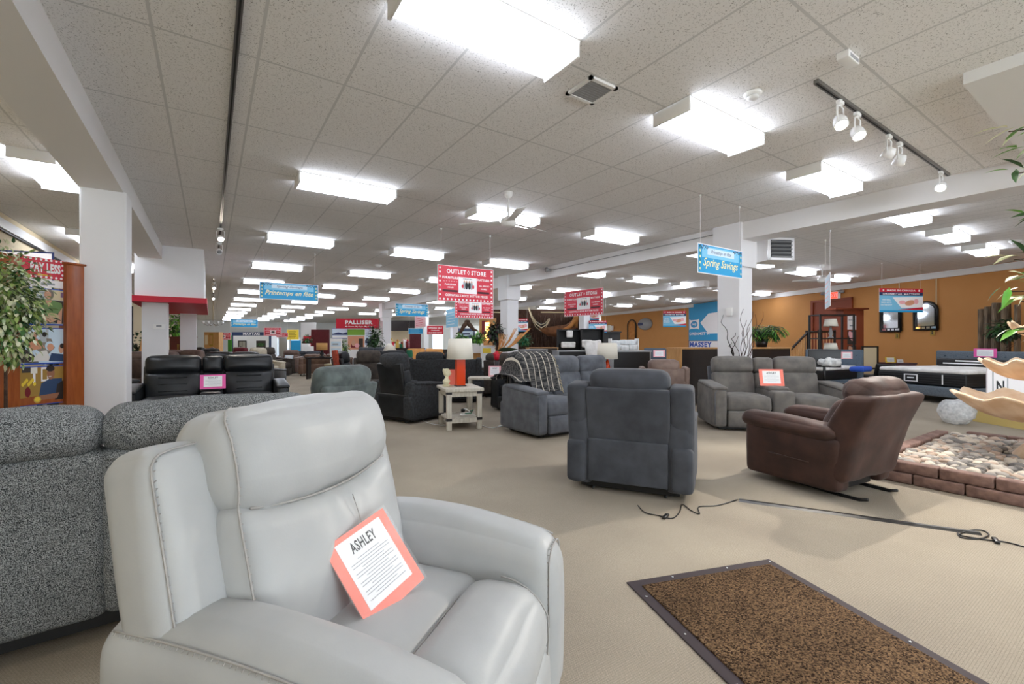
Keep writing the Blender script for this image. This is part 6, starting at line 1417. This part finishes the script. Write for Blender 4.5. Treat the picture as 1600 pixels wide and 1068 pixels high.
board('blue_display', 'navy blue window display between the green ferns', 716, 742, 512, 0, 24, 'window_glow_frame', 'display', slats('sign_pale', 'sign_navy'))
board('pine_shelf', 'pine shelf display with warm lit niche behind the dark plum plant', 749, 775, 496, 0, 19, 'oak', 'shelf', lambda f, L, h: (f.rect(-L*.35, h*.7, L*.0, h*.95, 'dark_red', -.01), f.rect(-L*.15, h*.6, L*.1, h*.92, 'warm_glow', -.02), f.rect(-L*.4, h*.52, L*.4, h*.56, 'oak', -.03)), th=.3)
# wooden eagle-like driftwood carving hanging above the ferns
d = 17; t = thing('driftwood_carving', 'curved brown driftwood carving hanging above the green ferns', 'carving', (*G(730, d), Z(508, d)))
for sx, dz in ((-1, -.25), (1, -.15)): MB(RZ(-YAW)).tube([(0, 0, .12), (sx*.12, 0, .0), (sx*.25, 0, dz), (sx*.42, 0, dz-.05)], [.09, .08, .06, .02], 'bark', 8).build('wing', t)
MB(RZ(-YAW)).rbox((0, 0, .14), (.2, .14, .16), .06, 'bark', n=3).build('head', t); MB().tube([(0, 0, .2), (0, 0, CEIL-Z(508, d))], .006, 'rope', 4).build('cord', t)
# brown backdrop wall, drapes, hammock
wl = board('backdrop', 'tall shaggy brown thatch backdrop at the centre right end of the hall', 762, 936, 483, 0, 22.5, 'thatch', 'backdrop', th=.3)
random.seed(3); dL = 5.5
m = MB()
for k in range(260):
    x = random.uniform(-2.7, 2.7); z1 = random.uniform(1.2, 2.75); l = random.uniform(.5, 1.2); m.tube([(x, -.04, z1), (x+random.uniform(-.04, .04), -.09, z1-l*.5), (x+random.uniform(-.06, .06), -.06, max(.02, z1-l))], [.025, .02, .004], 'thatch', 4)
m.build('thatch_fringe', wl)
for px0, px1, lb in ((770, 800, 'pole with pale rope over the thatch, left stretch'), (845, 935, 'long pale pole above the thatch backdrop, right stretch')):
    a = Vector((*G(px0, 21.8), Z(487, 21.8))); b = Vector((*G(px1, 21.8), Z(488, 21.8))); tag(MB().tube([a, b], .03, 'rope', 6).build('hanging_pole'), lb, 'pole')
def drape(label, pts, mat, d, name='drape', stripes=False, cat='cloth'):
    t = thing(name, label, cat, (0, 0, 0)); P_ = [Vector((*G(px, d-.02*i), Z(py, d))) for i, (px, py, hh) in enumerate(pts)]; m = MB(); vs = []; fs = []; n = 6
    for i, (px, py, hh) in enumerate(pts):
        for k in range(n+1):
            u = k/n; q = P_[i]-Fd*(.25*math.sin(u*math.pi)+.05*math.sin(u*9+i))-Vector((0, 0, hh*u/FPX*d)); vs.append(tuple(q))
    for i in range(len(pts)-1):
        for k in range(n): a = i*(n+1)+k; fs.append((a, a+1, a+n+2, a+n+1))
    m.add(vs, fs, mat, True); o = m.build('cloth', t); sm = o.modifiers.new('thick', 'SOLIDIFY'); sm.thickness = .03
    if stripes:
        for q in (1, 3, 5): MB().tube([Vector(vs[i*(n+1)+q])-Fd*.04 for i in range(len(pts))], .025, 'cream_wall', 4).build('stripe', t)
    return t
drape('dark striped hammock slung across the thatch backdrop', [(826, 480, 3), (831, 492, 7), (837, 500, 12), (845, 505, 14), (852, 503, 10), (858, 496, 5)], 'espresso', 21.3, 'hammock', True, 'hammock')
drape('brown cloth swag hanging from the pole before the thatch', [(842, 508, 6), (855, 510, 14), (870, 508, 18), (885, 506, 14), (900, 496, 16)], 'drape_brown', 21.2)
drape('orange cloth drape left of the pale column at the thatch backdrop', [(878, 513, 2), (886, 509, 6), (892, 503, 10), (897, 493, 16), (902, 488, 24)], 'drape_orange', 21.0)
drape('small orange cloth drape right of the pale column at the thatch backdrop', [(914, 512, 2), (920, 508, 6), (926, 503, 11)], 'drape_orange', 21.0)
# dark shelving with white linens, armoire, covered chair, wrapped stacks
def shelf_unit(label, px, d, pt, w, mat='black', items=(), n=3):
    x, y = G(px, d); h = Z(pt, d); t = thing('shelving_unit', label, 'shelf', (x, y, 0), -YAW)
    for sx in (-1, 1): MB().box((sx*w/2-.03, -.2, 0), (sx*w/2+.03, .2, h), mat).build('side_panel', t)
    MB().box((-w/2, .18, 0), (w/2, .2, h), mat).build('back_panel', t)
    for k in range(n+1): MB().box((-w/2, -.2, (h-.04)*k/n), (w/2, .2, (h-.04)*k/n+.04), mat).build('shelf', t)
    return t, h
shelf_unit('dark shelving unit with folded linens left of the pale column', 893, 19.5, 514, 1.2)
shelf_unit('dark shelving unit right of the pale column', 925, 19.0, 513, .9)
for px, py, d, w_, h_, lb in ((890, 521, 19.2, .25, .3, 'small pale box on the top shelf left of the pale column'), (888, 538, 19.2, .6, .25, 'folded white linen on the lower shelf left of the pale column'), (917, 536, 18.7, .4, .3, 'folded white linen right of the pale column')):
    o = MB().rbox((0, 0, h_/2), (w_, .3, h_), .05, 'white_cloth', n=3, wr=.01).build('linen_stack', None, (*G(px, d), Z(py, d)-h_/2), -YAW); tag(o, lb, 'linen')
d = 20.5; x, y = G(952, d); h = Z(519, d); t = thing('dark_cabinet', 'black cabinet against the orange wall left of the arched shelf', 'cabinet', (x, y, 0), -YAW); MB().box((-.5, 0, 0), (.5, .4, h), 'black').build('body', t); MB().box((-.55, -.04, h), (.55, .44, h+.06), 'espresso').build('top', t)
for sx in (-1, 1): MB().box((sx*.25-.22, -.02, .1), (sx*.25+.22, 0, h-.1), 'espresso').build('door', t)
(ax, ay), aa, ad = wallpt(954); t = thing('wall_sconce', 'white lamp ornament on the orange wall above the black cabinet', 'wall lamp', (ax, ay, Z(512, ad)), aa); MB().rbox((0, -.06, 0), (.9, .1, .32), .04, 'white', n=2).build('plaque', t); MB().rbox((0, -.08, -.02), (.4, .1, .5), .05, 'lamp_shade', n=2).build('lamp_shade', t)
x, y = G(935, 11.4); t = thing('covered_chair', 'tall chair under a crumpled white dust cover behind the white lamp', 'chair', (x, y, 0), -YAW+rad(15))
MB(RX(rad(-10), (0, 0, 0))).rbox((0, .1, .85), (.50, .12, 1.0), .05, 'white_cloth', (0, .02, 0), n=6, wr=.02, ws=7, fn=lambda x, y, z: (x*(.82+.3*z), y, z)).build('back_cover', t); MB().rbox((0, -.2, .3), (.5, .55, .56), .06, 'white_cloth', n=4, wr=.02).build('seat_cover', t)
k = 0
for px, py0, d in ((962, 531, 14), (975, 530, 14.1), (986, 530, 14.2), (962, 538, 13.9), (975, 539, 13.9), (988, 538, 14)):
    hh = .16; x, y = G(px, d); z = Z(py0, d)-hh; o = MB().rbox((0, 0, hh/2), (.24, .3, hh-.005), .03, 'paper_wrap', n=2, wr=.008).build('wrapped_bundle', None, (x, y, z), -YAW); tag(o, 'pale wrapped bundle stacked behind the plain black dresser', 'bundle', 'wrapped bundles behind the black dresser')
x, y = G(974, 14.2); t = thing('bundle_rack', 'pale rack holding the wrapped bundles behind the black dresser', 'rack', (x, y, 0), -YAW)
for z in (Z(530, 14)-.165, Z(538.5, 14)-.165, .3): MB().box((-.42, -.2, z-.02), (.42, .2, z), 'white').build('shelf', t)
for sx in (-1, 1): MB().box((sx*.42-.015, -.2, 0), (sx*.42+.015, .2, Z(528, 14)), 'white').build('post', t)
# crumpled plastic on the right shoulder of the console loveseat
o = MB().rbox((0, 0, 0), (.26, .22, .12), .05, 'plastic_wrap', n=6, wr=.035, ws=14).build('plastic_sheet', None, (*G(1297, 7.0), .96), rad(-41)); tag(o, 'crumpled clear plastic on the right end of the grey loveseat back', 'plastic')
